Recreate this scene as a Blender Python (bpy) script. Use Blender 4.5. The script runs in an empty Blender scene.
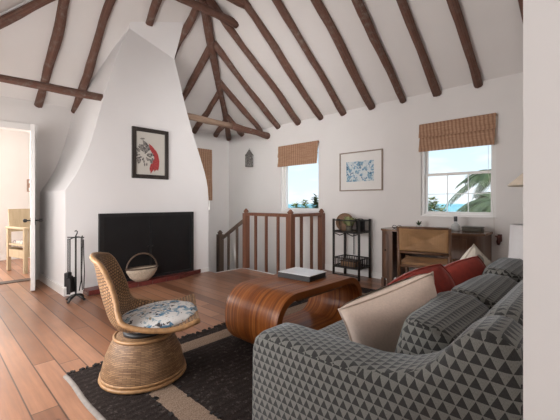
import bpy, bmesh, math, random
from mathutils import Vector, Matrix
random.seed(7)
PI = math.pi
SC = bpy.context.scene
COL = SC.collection

# ------------------------------------------------------------------ camera, sky, lights, exposure
cam_d = bpy.data.cameras.new('camera'); cam = bpy.data.objects.new('camera', cam_d); COL.objects.link(cam)
cam_d.sensor_width = 36; cam_d.lens = 340 / 560 * 36; cam_d.clip_start = 0.05; cam_d.clip_end = 2000
cam_d.shift_y = -7.5 / 560
cam.location = (0, 0, 1.06)
cam.rotation_euler = (PI / 2, 0, math.atan2(.691, .723))
SC.camera = cam

SC.view_settings.view_transform = 'Standard'; SC.view_settings.look = 'None'
SC.view_settings.exposure = 0.72; SC.view_settings.gamma = 1.0; SC.view_settings.use_curve_mapping = False

def setup_world():
    w = bpy.data.worlds.new('sky'); SC.world = w; w.use_nodes = True
    nt = w.node_tree; nt.nodes.clear(); N = nt.nodes.new; L = nt.links.new
    tc = N('ShaderNodeTexCoord'); sep = N('ShaderNodeSeparateXYZ'); L(tc.outputs['Generated'], sep.inputs[0])
    cr = N('ShaderNodeValToRGB'); L(sep.outputs['Z'], cr.inputs[0])
    e = cr.color_ramp.elements
    e[0].position = 0.0; e[0].color = (.72, .84, .92, 1); e[1].position = .5; e[1].color = (.35, .58, .85, 1)
    e.new(.12).color = (.62, .79, .92, 1)
    mp = N('ShaderNodeMapping'); mp.inputs['Scale'].default_value = (1, 1, 3.2); L(tc.outputs['Generated'], mp.inputs[0])
    no = N('ShaderNodeTexNoise'); no.inputs['Scale'].default_value = 6; no.inputs['Detail'].default_value = 7; L(mp.outputs[0], no.inputs[0])
    c2 = N('ShaderNodeValToRGB'); c2.color_ramp.elements[0].position = .46; c2.color_ramp.elements[1].position = .78; L(no.outputs[0], c2.inputs[0])
    mx = N('ShaderNodeMix'); mx.data_type = 'RGBA'; L(c2.outputs[0], mx.inputs['Factor']); L(cr.outputs[0], mx.inputs['A']); mx.inputs['B'].default_value = (.95, .96, .98, 1)
    bg = N('ShaderNodeBackground'); L(mx.outputs['Result'], bg.inputs[0]); bg.inputs[1].default_value = .80
    o = N('ShaderNodeOutputWorld'); L(bg.outputs[0], o.inputs[0])
setup_world()

def lamp(name, kind, loc, direction, energy, color=(1, 1, 1), sx=1, sy=1):
    d = bpy.data.lights.new(name, kind); o = bpy.data.objects.new(name, d); COL.objects.link(o)
    o.location = loc; o.rotation_euler = Vector(direction).to_track_quat('-Z', 'Y').to_euler()
    d.energy = energy; d.color = color
    if kind == 'AREA': d.shape = 'RECTANGLE'; d.size = sx; d.size_y = sy
    return o
sun = lamp('sun', 'SUN', (0, -10, 12), (.15, .45, -.88), 2.6, (1, .95, .88)); sun.data.angle = .01
# area lamps for assumed daylight, inside the solid front wall and in the far room, plus added fill lamps
lamp('assumed_end_daylight', 'AREA', (-4.55, -.32, 1.35), (.0, 1, .05), 8, (1, .97, .95), 1.2, 1.5)  # assumed light on the chimney side, no window is built here
lamp('assumed_front_daylight', 'AREA', (-2.55, -.32, 1.25), (0, 1, .08), 61, (1, .985, .98), 1.9, 1.8)  # assumed main light, lamp out of view before a wall without openings
lamp('entry_fill', 'AREA', (1.0, -.32, 1.3), (-.25, 1, 0), 32, (1, .97, .97), 1.6, 1.7)  # added lamp out of view, brightens the near end of the right wall
lamp('corner_fill', 'AREA', (.16, .14, 2.05), (-5.0, 4.5, -.15), 8.8, (1, .98, .97), .5, .6).data.spread = math.radians(46)  # added narrow fill lamp above the camera, brightens the rear corner
lamp('assumed_far_room_daylight', 'AREA', (-6.8, -1.0, 1.45), (0, 1, -.05), 17, (1, .94, .88), 1.6, 1.6)  # assumed source for the bright far room, lamp out of view
lamp('far_room_spill', 'AREA', (-7.9, .0, 1.5), (1, .06, -.22), 58, (1, .94, .88), 1.5, 1.5)  # added lamp out of view, spills light through the doorway onto the floor

# ------------------------------------------------------------------ materials
def new_mat(name):
    m = bpy.data.materials.new(name); m.use_nodes = True
    nt = m.node_tree; b = nt.nodes['Principled BSDF']
    return m, nt, b
def ramp(nt, src, stops):
    c = nt.nodes.new('ShaderNodeValToRGB'); nt.links.new(src, c.inputs[0])
    els = c.color_ramp.elements
    els[0].position, els[0].color = stops[0][0], (*stops[0][1], 1)
    els[1].position, els[1].color = stops[-1][0], (*stops[-1][1], 1)
    for p, col in stops[1:-1]: els.new(p).color = (*col, 1)
    return c.outputs[0]
def coords(nt, kind='Object', scale=(1, 1, 1), rot=(0, 0, 0)):
    tc = nt.nodes.new('ShaderNodeTexCoord'); mp = nt.nodes.new('ShaderNodeMapping')
    mp.inputs['Scale'].default_value = scale; mp.inputs['Rotation'].default_value = rot
    nt.links.new(tc.outputs[kind], mp.inputs[0]); return mp.outputs[0]
def noise(nt, vec, scale, detail=4, rough=.55, out='Fac'):
    n = nt.nodes.new('ShaderNodeTexNoise'); n.inputs['Scale'].default_value = scale
    n.inputs['Detail'].default_value = detail; n.inputs['Roughness'].default_value = rough
    nt.links.new(vec, n.inputs['Vector']); return n.outputs[out]
def bump(nt, b, src, strength=.2, dist=.01):
    n = nt.nodes.new('ShaderNodeBump'); n.inputs['Strength'].default_value = strength; n.inputs['Distance'].default_value = dist
    nt.links.new(src, n.inputs['Height']); nt.links.new(n.outputs[0], b.inputs['Normal'])
def mathn(nt, op, a, b=None, c=None):
    n = nt.nodes.new('ShaderNodeMath'); n.operation = op
    for i, v in enumerate((a, b, c)):
        if v is None: continue
        if isinstance(v, (int, float)): n.inputs[i].default_value = v
        else: nt.links.new(v, n.inputs[i])
    return n.outputs[0]
def mixc(nt, fac, a, b, blend='MIX'):
    n = nt.nodes.new('ShaderNodeMix'); n.data_type = 'RGBA'; n.blend_type = blend
    for k, v in (('Factor', fac), ('A', a), ('B', b)):
        if isinstance(v, (int, float)): n.inputs[k].default_value = v
        elif isinstance(v, tuple): n.inputs[k].default_value = (*v, 1)
        else: nt.links.new(v, n.inputs[k])
    return n.outputs['Result']
def plain(name, col, rough=.5, metal=0, var=.12, nscale=30, bmp=.0, spec=.5, sheen=0, kind='Object'):
    m, nt, b = new_mat(name)
    f = noise(nt, coords(nt, kind), nscale)
    lo = tuple(c * (1 - var) for c in col); hi = tuple(min(1, c * (1 + var)) for c in col)
    nt.links.new(ramp(nt, f, [(.3, lo), (.7, hi)]), b.inputs['Base Color'])
    b.inputs['Roughness'].default_value = rough; b.inputs['Metallic'].default_value = metal
    b.inputs['Specular IOR Level'].default_value = spec
    if sheen: b.inputs['Sheen Weight'].default_value = sheen
    if bmp: bump(nt, b, f, bmp)
    return m
def wood(name, lo, hi, rough=.4, axis=2, grain=26, stretch=12):
    m, nt, b = new_mat(name)
    s = [grain] * 3; s[axis] = grain / stretch
    f = noise(nt, coords(nt, 'Object', tuple(s)), 1, 6, .65)
    nt.links.new(ramp(nt, f, [(.28, lo), (.72, hi)]), b.inputs['Base Color'])
    b.inputs['Roughness'].default_value = rough; bump(nt, b, f, .12, .004)
    return m

def floor_mat():
    m, nt, b = new_mat('plank_floor')
    v = coords(nt, 'Object')
    s = nt.nodes.new('ShaderNodeSeparateXYZ'); nt.links.new(v, s.inputs[0])
    yy = mathn(nt, 'DIVIDE', s.outputs['Y'], .122); row = mathn(nt, 'FLOOR', yy); fy = mathn(nt, 'FRACT', yy)
    wn = nt.nodes.new('ShaderNodeTexWhiteNoise'); wn.noise_dimensions = '1D'; nt.links.new(row, wn.inputs['W'])
    xx = mathn(nt, 'ADD', mathn(nt, 'DIVIDE', s.outputs['X'], 2.6), mathn(nt, 'MULTIPLY', wn.outputs['Value'], 7.3))
    fx = mathn(nt, 'FRACT', xx)
    w2 = nt.nodes.new('ShaderNodeTexWhiteNoise'); w2.noise_dimensions = '2D'
    cb = nt.nodes.new('ShaderNodeCombineXYZ'); nt.links.new(row, cb.inputs[0]); nt.links.new(mathn(nt, 'FLOOR', xx), cb.inputs[1]); nt.links.new(cb.outputs[0], w2.inputs['Vector'])
    base = ramp(nt, w2.outputs['Value'], [(0, (.20, .088, .046)), (.5, (.325, .148, .075)), (1, (.42, .215, .125))])
    g = noise(nt, coords(nt, 'Object', (2.2, 38, 10)), 1, 6, .65)
    base = mixc(nt, .75, base, ramp(nt, g, [(.25, (.60, .57, .55)), (.75, (1.25, 1.22, 1.2))]), 'MULTIPLY')
    big = noise(nt, coords(nt, 'Object', (1.1, 1.9, 1)), 1, 4, .6)
    base = mixc(nt, .8, base, ramp(nt, big, [(.3, (.66, .60, .56)), (.68, (1.14, 1.14, 1.14))]), 'MULTIPLY')
    kn = noise(nt, coords(nt, 'Object', (9, 16, 1)), 1, 2)
    base = mixc(nt, ramp(nt, kn, [(.70, (0, 0, 0)), (.78, (.7, .7, .7))]), base, (.07, .03, .018))
    gap = mathn(nt, 'GREATER_THAN', mathn(nt, 'ABSOLUTE', mathn(nt, 'SUBTRACT', fy, .5)), .470)
    gap2 = mathn(nt, 'GREATER_THAN', mathn(nt, 'ABSOLUTE', mathn(nt, 'SUBTRACT', fx, .5)), .4988)
    gp = mathn(nt, 'MAXIMUM', gap, gap2)
    base = mixc(nt, mathn(nt, 'MULTIPLY', gp, .85), base, (.045, .022, .014))
    nt.links.new(base, b.inputs['Base Color'])
    nt.links.new(ramp(nt, g, [(.2, (.30, .30, .30)), (.8, (.48, .48, .48))]), b.inputs['Roughness'])
    b.inputs['Coat Weight'].default_value = .22; b.inputs['Coat Roughness'].default_value = .22
    bump(nt, b, mathn(nt, 'ADD', mathn(nt, 'SUBTRACT', 1, gp), mathn(nt, 'MULTIPLY', g, .25)), .3, .004)
    return m

def triangle_fabric():
    m, nt, b = new_mat('triangle_weave_fabric')
    tc = nt.nodes.new('ShaderNodeTexCoord'); s = nt.nodes.new('ShaderNodeSeparateXYZ'); nt.links.new(tc.outputs['UV'], s.inputs[0])
    vv = mathn(nt, 'DIVIDE', s.outputs['Y'], .0245); row = mathn(nt, 'FLOOR', vv); fv = mathn(nt, 'FRACT', vv)
    uu = mathn(nt, 'ADD', mathn(nt, 'DIVIDE', s.outputs['X'], .0250), mathn(nt, 'MULTIPLY', row, .5)); fu = mathn(nt, 'FRACT', uu)
    w = mathn(nt, 'MULTIPLY', mathn(nt, 'SUBTRACT', .93, fv), 1.04)
    tri = mathn(nt, 'LESS_THAN', mathn(nt, 'MULTIPLY', mathn(nt, 'ABSOLUTE', mathn(nt, 'SUBTRACT', fu, .5)), 2), w)
    th = noise(nt, coords(nt, 'UV', (900, 260, 1)), 1, 2)
    light = ramp(nt, th, [(.3, (.125, .124, .112)), (.7, (.215, .213, .195))])
    dark = ramp(nt, th, [(.3, (.010, .010, .010)), (.7, (.028, .027, .026))])
    nt.links.new(mixc(nt, mathn(nt, 'MULTIPLY', tri, .96), light, dark), b.inputs['Base Color'])
    b.inputs['Roughness'].default_value = .8; b.inputs['Specular IOR Level'].default_value = .4
    b.inputs['Sheen Weight'].default_value = .3; b.inputs['Sheen Roughness'].default_value = .4; b.inputs['Sheen Tint'].default_value = (.85, .93, 1, 1)
    bump(nt, b, mathn(nt, 'ADD', th, mathn(nt, 'MULTIPLY', tri, .3)), .25, .003)
    return m

def rug_mat():
    # local rug coords: x 0..1.75 from the left long side, y 0..3.15 from the near short side
    m, nt, b = new_mat('woven_rug')
    v = coords(nt, 'Object'); s = nt.nodes.new('ShaderNodeSeparateXYZ'); nt.links.new(v, s.inputs[0])
    def band(src, lo, hi):
        return mathn(nt, 'MULTIPLY', mathn(nt, 'GREATER_THAN', src, lo), mathn(nt, 'LESS_THAN', src, hi))
    X, Y = s.outputs['X'], s.outputs['Y']
    wob = mathn(nt, 'MULTIPLY', mathn(nt, 'SUBTRACT', noise(nt, v, 60, 2), .5), .014)
    X = mathn(nt, 'ADD', X, wob); Y = mathn(nt, 'ADD', Y, wob)
    inX = band(X, .10, 1.65); inY = band(Y, .25, 2.92)
    st = mathn(nt, 'MAXIMUM',
               mathn(nt, 'MULTIPLY', mathn(nt, 'MAXIMUM', band(Y, .25, .39), band(Y, 2.78, 2.92)), inX),
               mathn(nt, 'MULTIPLY', mathn(nt, 'MAXIMUM', band(X, .10, .24), band(X, 1.51, 1.65)), inY))
    n = noise(nt, coords(nt, 'Object', (90, 300, 90)), 1, 3)
    wv = nt.nodes.new('ShaderNodeTexWave'); wv.inputs['Scale'].default_value = 22; wv.inputs['Distortion'].default_value = 2.5; nt.links.new(coords(nt, 'Object', (.3, 1, 1)), wv.inputs[0])
    mott = noise(nt, v, 42, 4, .7)
    dk = mixc(nt, ramp(nt, mott, [(.56, (0, 0, 0)), (.72, (1, 1, 1))]), ramp(nt, n, [(.3, (.010, .0075, .007)), (.7, (.040, .030, .027))]), (.11, .09, .08))
    lt = mixc(nt, ramp(nt, n, [(.35, (0, 0, 0)), (.62, (1, 1, 1))]), (.14, .095, .065), (.33, .24, .18))
    nt.links.new(mixc(nt, st, dk, lt), b.inputs['Base Color'])
    b.inputs['Roughness'].default_value = .95; b.inputs['Specular IOR Level'].default_value = .1
    bump(nt, b, mathn(nt, 'ADD', n, wv.outputs['Fac']), .6, .006)
    return m

def weave_mat(name, lo, hi, gapc, bw=.030, bh=.011, ms=.0016):
    m, nt, b = new_mat(name)
    br = nt.nodes.new('ShaderNodeTexBrick'); nt.links.new(coords(nt, 'UV'), br.inputs['Vector'])
    br.inputs['Color1'].default_value = (*lo, 1); br.inputs['Color2'].default_value = (*hi, 1); br.inputs['Mortar'].default_value = (*gapc, 1)
    br.inputs['Scale'].default_value = 1; br.inputs['Brick Width'].default_value = bw; br.inputs['Row Height'].default_value = bh
    br.inputs['Mortar Size'].default_value = ms; br.inputs['Mortar Smooth'].default_value = .5; br.inputs['Bias'].default_value = 0
    n = noise(nt, coords(nt, 'Object'), 9, 4)
    nt.links.new(mixc(nt, .7, br.outputs['Color'], ramp(nt, n, [(.3, (.72, .68, .62)), (.7, (1.15, 1.12, 1.1))]), 'MULTIPLY'), b.inputs['Base Color'])
    b.inputs['Roughness'].default_value = .5
    bump(nt, b, mathn(nt, 'SUBTRACT', 1, br.outputs['Fac']), .9, .006)
    return m

def bamboo_mat():
    m, nt, b = new_mat('woven_bamboo')
    v = coords(nt, 'Object', (1, 1, 1)); s = nt.nodes.new('ShaderNodeSeparateXYZ'); nt.links.new(v, s.inputs[0])
    hor = mathn(nt, 'ADD', s.outputs['X'], s.outputs['Y'])
    st = mathn(nt, 'SINE', mathn(nt, 'MULTIPLY', hor, 2 * PI / .042))
    ln = noise(nt, coords(nt, 'Object', (8, 8, 260)), 1, 3)
    base = ramp(nt, ln, [(.3, (.33, .18, .105)), (.7, (.56, .34, .22))])
    base = mixc(nt, mathn(nt, 'MULTIPLY', mathn(nt, 'GREATER_THAN', st, .1), .5), base, (.16, .075, .04))
    nt.links.new(base, b.inputs['Base Color']); b.inputs['Roughness'].default_value = .75
    bump(nt, b, ln, .4, .004)
    return m

def log_mat():
    m, nt, b = new_mat('rough_timber')
    oi = nt.nodes.new('ShaderNodeObjectInfo')
    f = noise(nt, coords(nt, 'Object', (14, 14, 14)), 1, 6, .7)
    f2 = noise(nt, coords(nt, 'UV', (30, 1.6, 1)), 1, 5, .7)
    c1 = ramp(nt, f2, [(.3, (.07, .032, .022)), (.55, (.165, .075, .050)), (.75, (.26, .14, .10))])
    c2 = ramp(nt, f, [(.35, (.055, .038, .030)), (.7, (.26, .20, .165))])
    k = mathn(nt, 'MULTIPLY', ramp(nt, f, [(.48, (0, 0, 0)), (.68, (1, 1, 1))]), mathn(nt, 'MULTIPLY_ADD', oi.outputs['Random'], .55, .4))
    nt.links.new(mixc(nt, k, c1, c2), b.inputs['Base Color'])
    b.inputs['Roughness'].default_value = .7; bump(nt, b, mathn(nt, 'ADD', f, f2), .7, .012)
    return m

def strip_wood():
    m, nt, b = new_mat('strip_laminated_wood')
    v = coords(nt, 'Object'); s = nt.nodes.new('ShaderNodeSeparateXYZ'); nt.links.new(v, s.inputs[0])
    xx = mathn(nt, 'DIVIDE', s.outputs['X'], .016); r_ = mathn(nt, 'FLOOR', xx); fx = mathn(nt, 'FRACT', xx)
    wn = nt.nodes.new('ShaderNodeTexWhiteNoise'); wn.noise_dimensions = '1D'; nt.links.new(r_, wn.inputs['W'])
    base = ramp(nt, wn.outputs['Value'], [(0, (.17, .044, .008)), (.6, (.27, .078, .014)), (1, (.36, .125, .030))])
    g = noise(nt, coords(nt, 'Object', (70, 4, 4)), 1, 5)
    base = mixc(nt, .6, base, ramp(nt, g, [(.3, (.6, .55, .5)), (.7, (1.2, 1.2, 1.2))]), 'MULTIPLY')
    gp = mathn(nt, 'GREATER_THAN', mathn(nt, 'ABSOLUTE', mathn(nt, 'SUBTRACT', fx, .5)), .46)
    nt.links.new(mixc(nt, mathn(nt, 'MULTIPLY', gp, .55), base, (.06, .025, .01)), b.inputs['Base Color'])
    b.inputs['Roughness'].default_value = .36; b.inputs['Specular IOR Level'].default_value = .35
    bump(nt, b, mathn(nt, 'ADD', mathn(nt, 'SUBTRACT', 1, gp), mathn(nt, 'MULTIPLY', g, .4)), .3, .003)
    return m

def glass_mat():
    m = bpy.data.materials.new('window_glass'); m.use_nodes = True; nt = m.node_tree; nt.nodes.clear()
    t = nt.nodes.new('ShaderNodeBsdfTransparent'); g = nt.nodes.new('ShaderNodeBsdfGlossy'); g.inputs['Roughness'].default_value = .02
    x = nt.nodes.new('ShaderNodeMixShader'); o = nt.nodes.new('ShaderNodeOutputMaterial')
    x.inputs[0].default_value = .003; nt.links.new(t.outputs[0], x.inputs[1]); nt.links.new(g.outputs[0], x.inputs[2]); nt.links.new(x.outputs[0], o.inputs[0])
    return m

def splotch(name, base, cols, scale, kind='Object', rough=.8):
    # irregular coloured motifs scattered on a base colour (printed fabric, painted paper)
    m, nt, b = new_mat(name); c = base
    for i, (col, th) in enumerate(cols):
        n = nt.nodes.new('ShaderNodeTexNoise'); n.noise_dimensions = '4D'; n.inputs['W'].default_value = i * 3.7 + 1
        n.inputs['Scale'].default_value = scale * (1 + .25 * i); n.inputs['Detail'].default_value = 3; n.inputs['Distortion'].default_value = .8
        nt.links.new(coords(nt, kind), n.inputs['Vector'])
        c = mixc(nt, ramp(nt, n.outputs['Fac'], [(th, (0, 0, 0)), (th + .03, (1, 1, 1))]), c, col)
    nt.links.new(c, b.inputs['Base Color']); b.inputs['Roughness'].default_value = rough
    return m

M = dict(
    plaster=plain('white_plaster', (.80, .775, .755), .9, var=.015, nscale=3, spec=.2),
    plaster_ch=plain('chimney_plaster', (.82, .805, .80), .9, var=.012, nscale=2.5, spec=.2),
    ceil=plain('ceiling_plaster', (.78, .745, .72), .92, var=.02, nscale=2, spec=.15),
    trim=plain('white_gloss_paint', (.84, .825, .805), .4, var=.01),
    floor=floor_mat(), log=log_mat(), fabric=triangle_fabric(), rug=rug_mat(), bamboo=bamboo_mat(), strip=strip_wood(), glass=glass_mat(),
    pale_log=wood('peeled_pale_timber', (.20, .125, .085), (.42, .30, .22), .7, 1, 12, 6),
    stairwood=wood('stained_stair_wood', (.115, .042, .022), (.25, .105, .058), .38, 2),
    darkpost=wood('dark_weathered_wood', (.065, .04, .028), (.15, .10, .07), .5, 2),
    rattan=weave_mat('woven_rattan', (.20, .105, .046), (.37, .22, .11), (.08, .035, .016), .05, .0085, .0013),
    rattan_open=weave_mat('open_woven_rattan', (.30, .16, .07), (.40, .235, .115), (.06, .027, .011), .021, .019, .0034),
    cane=plain('rattan_cane', (.34, .185, .08), .45, var=.25, nscale=40, bmp=.2),
    black=plain('black_metal', (.016, .016, .017), .45, var=.2),
    screen=plain('black_screen_mesh', (.008, .008, .009), .42, var=.25, nscale=5),
    iron=plain('dark_iron', (.045, .042, .04), .4, .6, var=.2),
    silver=plain('grey_iron', (.22, .22, .22), .35, .8, var=.15),
    tile=plain('red_hearth_tile', (.155, .034, .028), .35, var=.3, nscale=18),
    mortar=plain('dark_mortar', (.20, .13, .11), .9),
    frame_dark=wood('dark_carved_frame', (.016, .012, .010), (.05, .04, .034), .4, 2),
    frame_silver=plain('champagne_frame', (.33, .27, .22), .4, .35, var=.12),
    paper=plain('cream_paper', (.56, .53, .48), .8, var=.02),
    mount=plain('white_mount', (.79, .77, .74), .85, var=.01),
    redpaint=plain('red_watercolour', (.36, .045, .045), .8, var=.35, nscale=60),
    greypaint=splotch('grey_ink_plumage', (.27, .25, .23), [((.05, .045, .045), .5)], 70),
    bluepaint=splotch('blue_ink_drawing', (.62, .68, .70), [((.20, .36, .48), .50), ((.055, .13, .23), .60), ((.70, .72, .70), .58)], 20),
    linen=plain('beige_linen', (.72, .58, .49), .9, var=.06, nscale=140, bmp=.1, sheen=.2),
    red=plain('rust_red_velvet', (.23, .020, .009), .8, var=.15, nscale=50, sheen=.15),
    printed=splotch('cream_printed_cotton', (.62, .57, .49), [((.24, .22, .19), .60), ((.35, .27, .20), .63)], 14),
    zigzag=splotch('black_white_print', (.75, .71, .65), [((.03, .03, .03), .57)], 26),
    floral=splotch('floral_print_cotton', (.74, .73, .71), [((.10, .24, .38), .57), ((.30, .40, .46), .58), ((.045, .04, .045), .60), ((.30, .23, .13), .62)], 15),
    bookwhite=splotch('pale_book_cover', (.86, .87, .88), [((.68, .72, .77), .64)], 9, rough=.35),
    bookblack=plain('black_book_cloth', (.02, .018, .018), .45),
    pages=plain('book_pages', (.70, .66, .58), .8),
    blackcane=plain('black_rattan', (.018, .015, .014), .4, var=.3, nscale=50, bmp=.2),
    leaf=plain('pale_green_leaf', (.36, .40, .19), .6, var=.35, nscale=30),
    leafdark=plain('dark_green_leaf', (.055, .09, .035), .6, var=.4, nscale=20),
    basketwood=wood('brown_woven_wood', (.13, .065, .03), (.27, .15, .08), .6, 0),
    deskwood=wood('brown_desk_wood', (.085, .042, .024), (.18, .095, .058), .36, 2),
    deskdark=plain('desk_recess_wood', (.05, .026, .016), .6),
    desktop=wood('polished_desk_top', (.16, .085, .05), (.27, .16, .10), .22, 0),
    chairwood=wood('brown_chair_wood', (.10, .046, .022), (.20, .10, .052), .4, 2),
    rush=weave_mat('tan_woven_rush', (.50, .275, .12), (.56, .32, .15), (.36, .195, .09), .3, .007),
    shade=plain('white_lamp_shade', (.74, .73, .74), .8, var=.02),
    shade2=plain('cream_paper_shade', (.62, .53, .43), .8, var=.06),
    ceramic=plain('grey_white_ceramic', (.55, .53, .50), .3),
    boxgrey=plain('olive_grey_box', (.11, .10, .075), .6),
    clear=plain('frosted_glass_bottle', (.52, .54, .54), .15),
    lantern=plain('aged_zinc', (.20, .19, .175), .5, .5, var=.3),
    redcord=plain('dark_red_wood', (.10, .025, .018), .5),
    cord=plain('cream_cord', (.62, .58, .52), .8),
    palewood=wood('pale_lime_wood', (.46, .36, .23), (.60, .49, .33), .6, 2),
    cushion_pat=splotch('grey_pattern_cushion', (.60, .55, .50), [((.22, .18, .20), .55)], 16),
    plate=plain('pink_beige_plate', (.36, .24, .19), .4),
    sea=None, sand=plain('pale_sand', (.62, .53, .40), .95, nscale=2), bark=wood('palm_bark', (.14, .10, .07), (.27, .21, .15), .9, 2),
    palm=plain('palm_frond_green', (.042, .066, .016), .5, var=.5, nscale=6),
    scrub=plain('yellow_green_scrub', (.16, .19, .05), .7, var=.5, nscale=4),
    scrubdark=plain('dark_green_scrub', (.04, .058, .02), .7, var=.5, nscale=4),
    bowl=plain('pale_wicker', (.52, .43, .33), .7, var=.2, nscale=60, bmp=.3),
    binding=plain('grey_rug_binding', (.24, .215, .195), .95),
    tuft=plain('black_tuft', (.016, .014, .013), .95),
    tread=wood('stair_tread_wood', (.12, .055, .03), (.22, .11, .06), .5, 1),
)
_m, _nt, _b = new_mat('turquoise_sea')
_n = noise(_nt, coords(_nt, 'Object', (.01, .05, 1)), 1, 3)
_nt.links.new(ramp(_nt, _n, [(.35, (.09, .30, .37)), (.65, (.20, .45, .50))]), _b.inputs['Base Color']); _b.inputs['Roughness'].default_value = .6
_b.inputs['Specular IOR Level'].default_value = .2
M['sea'] = _m

# ------------------------------------------------------------------ mesh helpers
class MB:
    def __init__(s): s.bm = bmesh.new(); s.uv = s.bm.loops.layers.uv.new('UVMap')
    def _new(s, geom_verts, mat):
        bmesh.ops.transform(s.bm, matrix=mat, verts=geom_verts)
    def box(s, c, size, rot=None, bev=0, seg=2):
        r = bmesh.ops.create_cube(s.bm, size=1); vs = r['verts']
        bmesh.ops.scale(s.bm, vec=size, verts=vs)
        if bev:
            es = list({e for v in vs for e in v.link_edges})
            rr = bmesh.ops.bevel(s.bm, geom=es, offset=bev, segments=seg, profile=.5, affect='EDGES')
            vs = list({v for f in rr['faces'] for v in f.verts} | {v for v in vs if v.is_valid})
        m = Matrix.Translation(c)
        if rot is not None: m = m @ (rot if isinstance(rot, Matrix) else Matrix.Rotation(rot, 4, 'Z'))
        s._new(vs, m); return s
    def bb(s, a, b, bev=0, seg=2):
        c = [(a[i] + b[i]) / 2 for i in range(3)]; d = [abs(b[i] - a[i]) for i in range(3)]
        return s.box(c, d, None, bev, seg)
    def tube(s, pts, r, n=10, closed=False, wob=0):
        pts = [Vector(p) for p in pts]; k = len(pts)
        rs = r if isinstance(r, (list, tuple)) else [r] * k
        rings = []; up = None; dist = 0
        for i, p in enumerate(pts):
            if closed: t = pts[(i + 1) % k] - pts[i - 1]
            else: t = pts[min(i + 1, k - 1)] - pts[max(i - 1, 0)]
            t.normalize()
            if up is None:
                up = Vector((0, 0, 1)) if abs(t.z) < .9 else Vector((1, 0, 0))
            a = t.cross(up).normalized(); up = a.cross(t).normalized()
            if i: dist += (p - pts[i - 1]).length
            ring = []
            for j in range(n):
                an = 2 * PI * j / n; rr = rs[i] * (1 + (random.uniform(-wob, wob) if wob else 0))
                ring.append(s.bm.verts.new(p + rr * (math.cos(an) * a + math.sin(an) * up)))
            rings.append((ring, dist))
        def quad(i0, i1, d0, d1):
            for j in range(n):
                f = s.bm.faces.new((i0[j], i0[(j + 1) % n], i1[(j + 1) % n], i1[j])); f.smooth = True
                for lp, uvv in zip(f.loops, ((j / n, d0), ((j + 1) / n, d0), ((j + 1) / n, d1), (j / n, d1))): lp[s.uv].uv = uvv
        for i in range(k - 1): quad(rings[i][0], rings[i + 1][0], rings[i][1], rings[i + 1][1])
        if closed: quad(rings[-1][0], rings[0][0], rings[-1][1], dist + .1)
        else:
            s.bm.faces.new(rings[0][0][::-1]); s.bm.faces.new(rings[-1][0])
        return s
    def cyl(s, a, b, r, n=12, r2=None): return s.tube([a, b], [r, r if r2 is None else r2], n)
    def lathe(s, prof, c=(0, 0, 0), n=32, sx=1, sy=1, ang=2 * PI):
        rows = []; L = 0; prev = None; full = abs(ang - 2 * PI) < 1e-6; cols = n if full else n + 1
        for (r, z) in prof:
            if prev: L += math.hypot(r - prev[0], z - prev[1])
            prev = (r, z)
            rows.append(([s.bm.verts.new((c[0] + sx * r * math.cos(ang * j / n), c[1] + sy * r * math.sin(ang * j / n), c[2] + z)) for j in range(cols)], L, max(r, .02)))
        rm = max(p[0] for p in prof)
        for i in range(len(rows) - 1):
            for j in range(n):
                a, b = rows[i], rows[i + 1]; j2 = (j + 1) % cols
                f = s.bm.faces.new((a[0][j], a[0][j2], b[0][j2], b[0][j])); f.smooth = True
                for lp, uvv in zip(f.loops, ((ang * rm * j / n, a[1]), (ang * rm * (j + 1) / n, a[1]), (ang * rm * (j + 1) / n, b[1]), (ang * rm * j / n, b[1]))): lp[s.uv].uv = uvv
        return s
    def poly(s, pts): return s.bm.faces.new([s.bm.verts.new(p) for p in pts])
    def prism(s, pts, vec):
        a = [s.bm.verts.new(p) for p in pts]; b = [s.bm.verts.new(Vector(p) + Vector(vec)) for p in pts]
        n = len(a); s.bm.faces.new(a); s.bm.faces.new(b[::-1])
        for i in range(n): s.bm.faces.new((a[i], b[i], b[(i + 1) % n], a[(i + 1) % n]))
        return s
    def hull(s, pts):
        vs = [s.bm.verts.new(p) for p in pts]; bmesh.ops.convex_hull(s.bm, input=vs); return s
    def grid(s, fn, nu, nv, closed_u=False, smooth=True, flip=False):
        vs = [[s.bm.verts.new(fn(i / nu, j / nv)) for i in range(nu if closed_u else nu + 1)] for j in range(nv + 1)]
        for j in range(nv):
            for i in range(nu):
                i2 = (i + 1) % len(vs[0]) if closed_u else i + 1
                q = (vs[j][i], vs[j][i2], vs[j + 1][i2], vs[j + 1][i])
                f = s.bm.faces.new(q[::-1] if flip else q); f.smooth = smooth
                uvs = ((i / nu, j / nv), ((i + 1) / nu, j / nv), ((i + 1) / nu, (j + 1) / nv), (i / nu, (j + 1) / nv))
                for lp, uvv in zip(f.loops, uvs[::-1] if flip else uvs): lp[s.uv].uv = uvv
        return s
    def pillow(s, w, h, t, mat=None, n=18, pinch=.06, p=2.6, seed=0, lump=.0):
        rnd = random.Random(seed); ph = [rnd.uniform(0, 6) for _ in range(6)]
        def f(u, v, sg):
            x, y = 2 * u - 1, 2 * v - 1
            e = max(0, (1 - abs(x) ** p) * (1 - abs(y) ** p)) ** .5
            k = 1 - pinch * (1 - abs(x) ** 2) * abs(y) ** 3; k2 = 1 - pinch * (1 - abs(y) ** 2) * abs(x) ** 3
            lm = 1 + lump * (math.sin(3.1 * x + ph[0]) * math.cos(2.7 * y + ph[1]) + .6 * math.sin(6 * x + ph[2] + 3 * y))
            return Vector((x * w / 2 * k2, y * h / 2 * k, sg * t / 2 * e * lm + .004 * sg * (1 if 0 < u < 1 and 0 < v < 1 else 0)))
        st = len(s.bm.verts); before = set(s.bm.verts)
        s.grid(lambda u, v: f(u, v, 1), n, n); s.grid(lambda u, v: f(u, v, -1), n, n, flip=True)
        vs = [v for v in s.bm.verts if v not in before]
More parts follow.
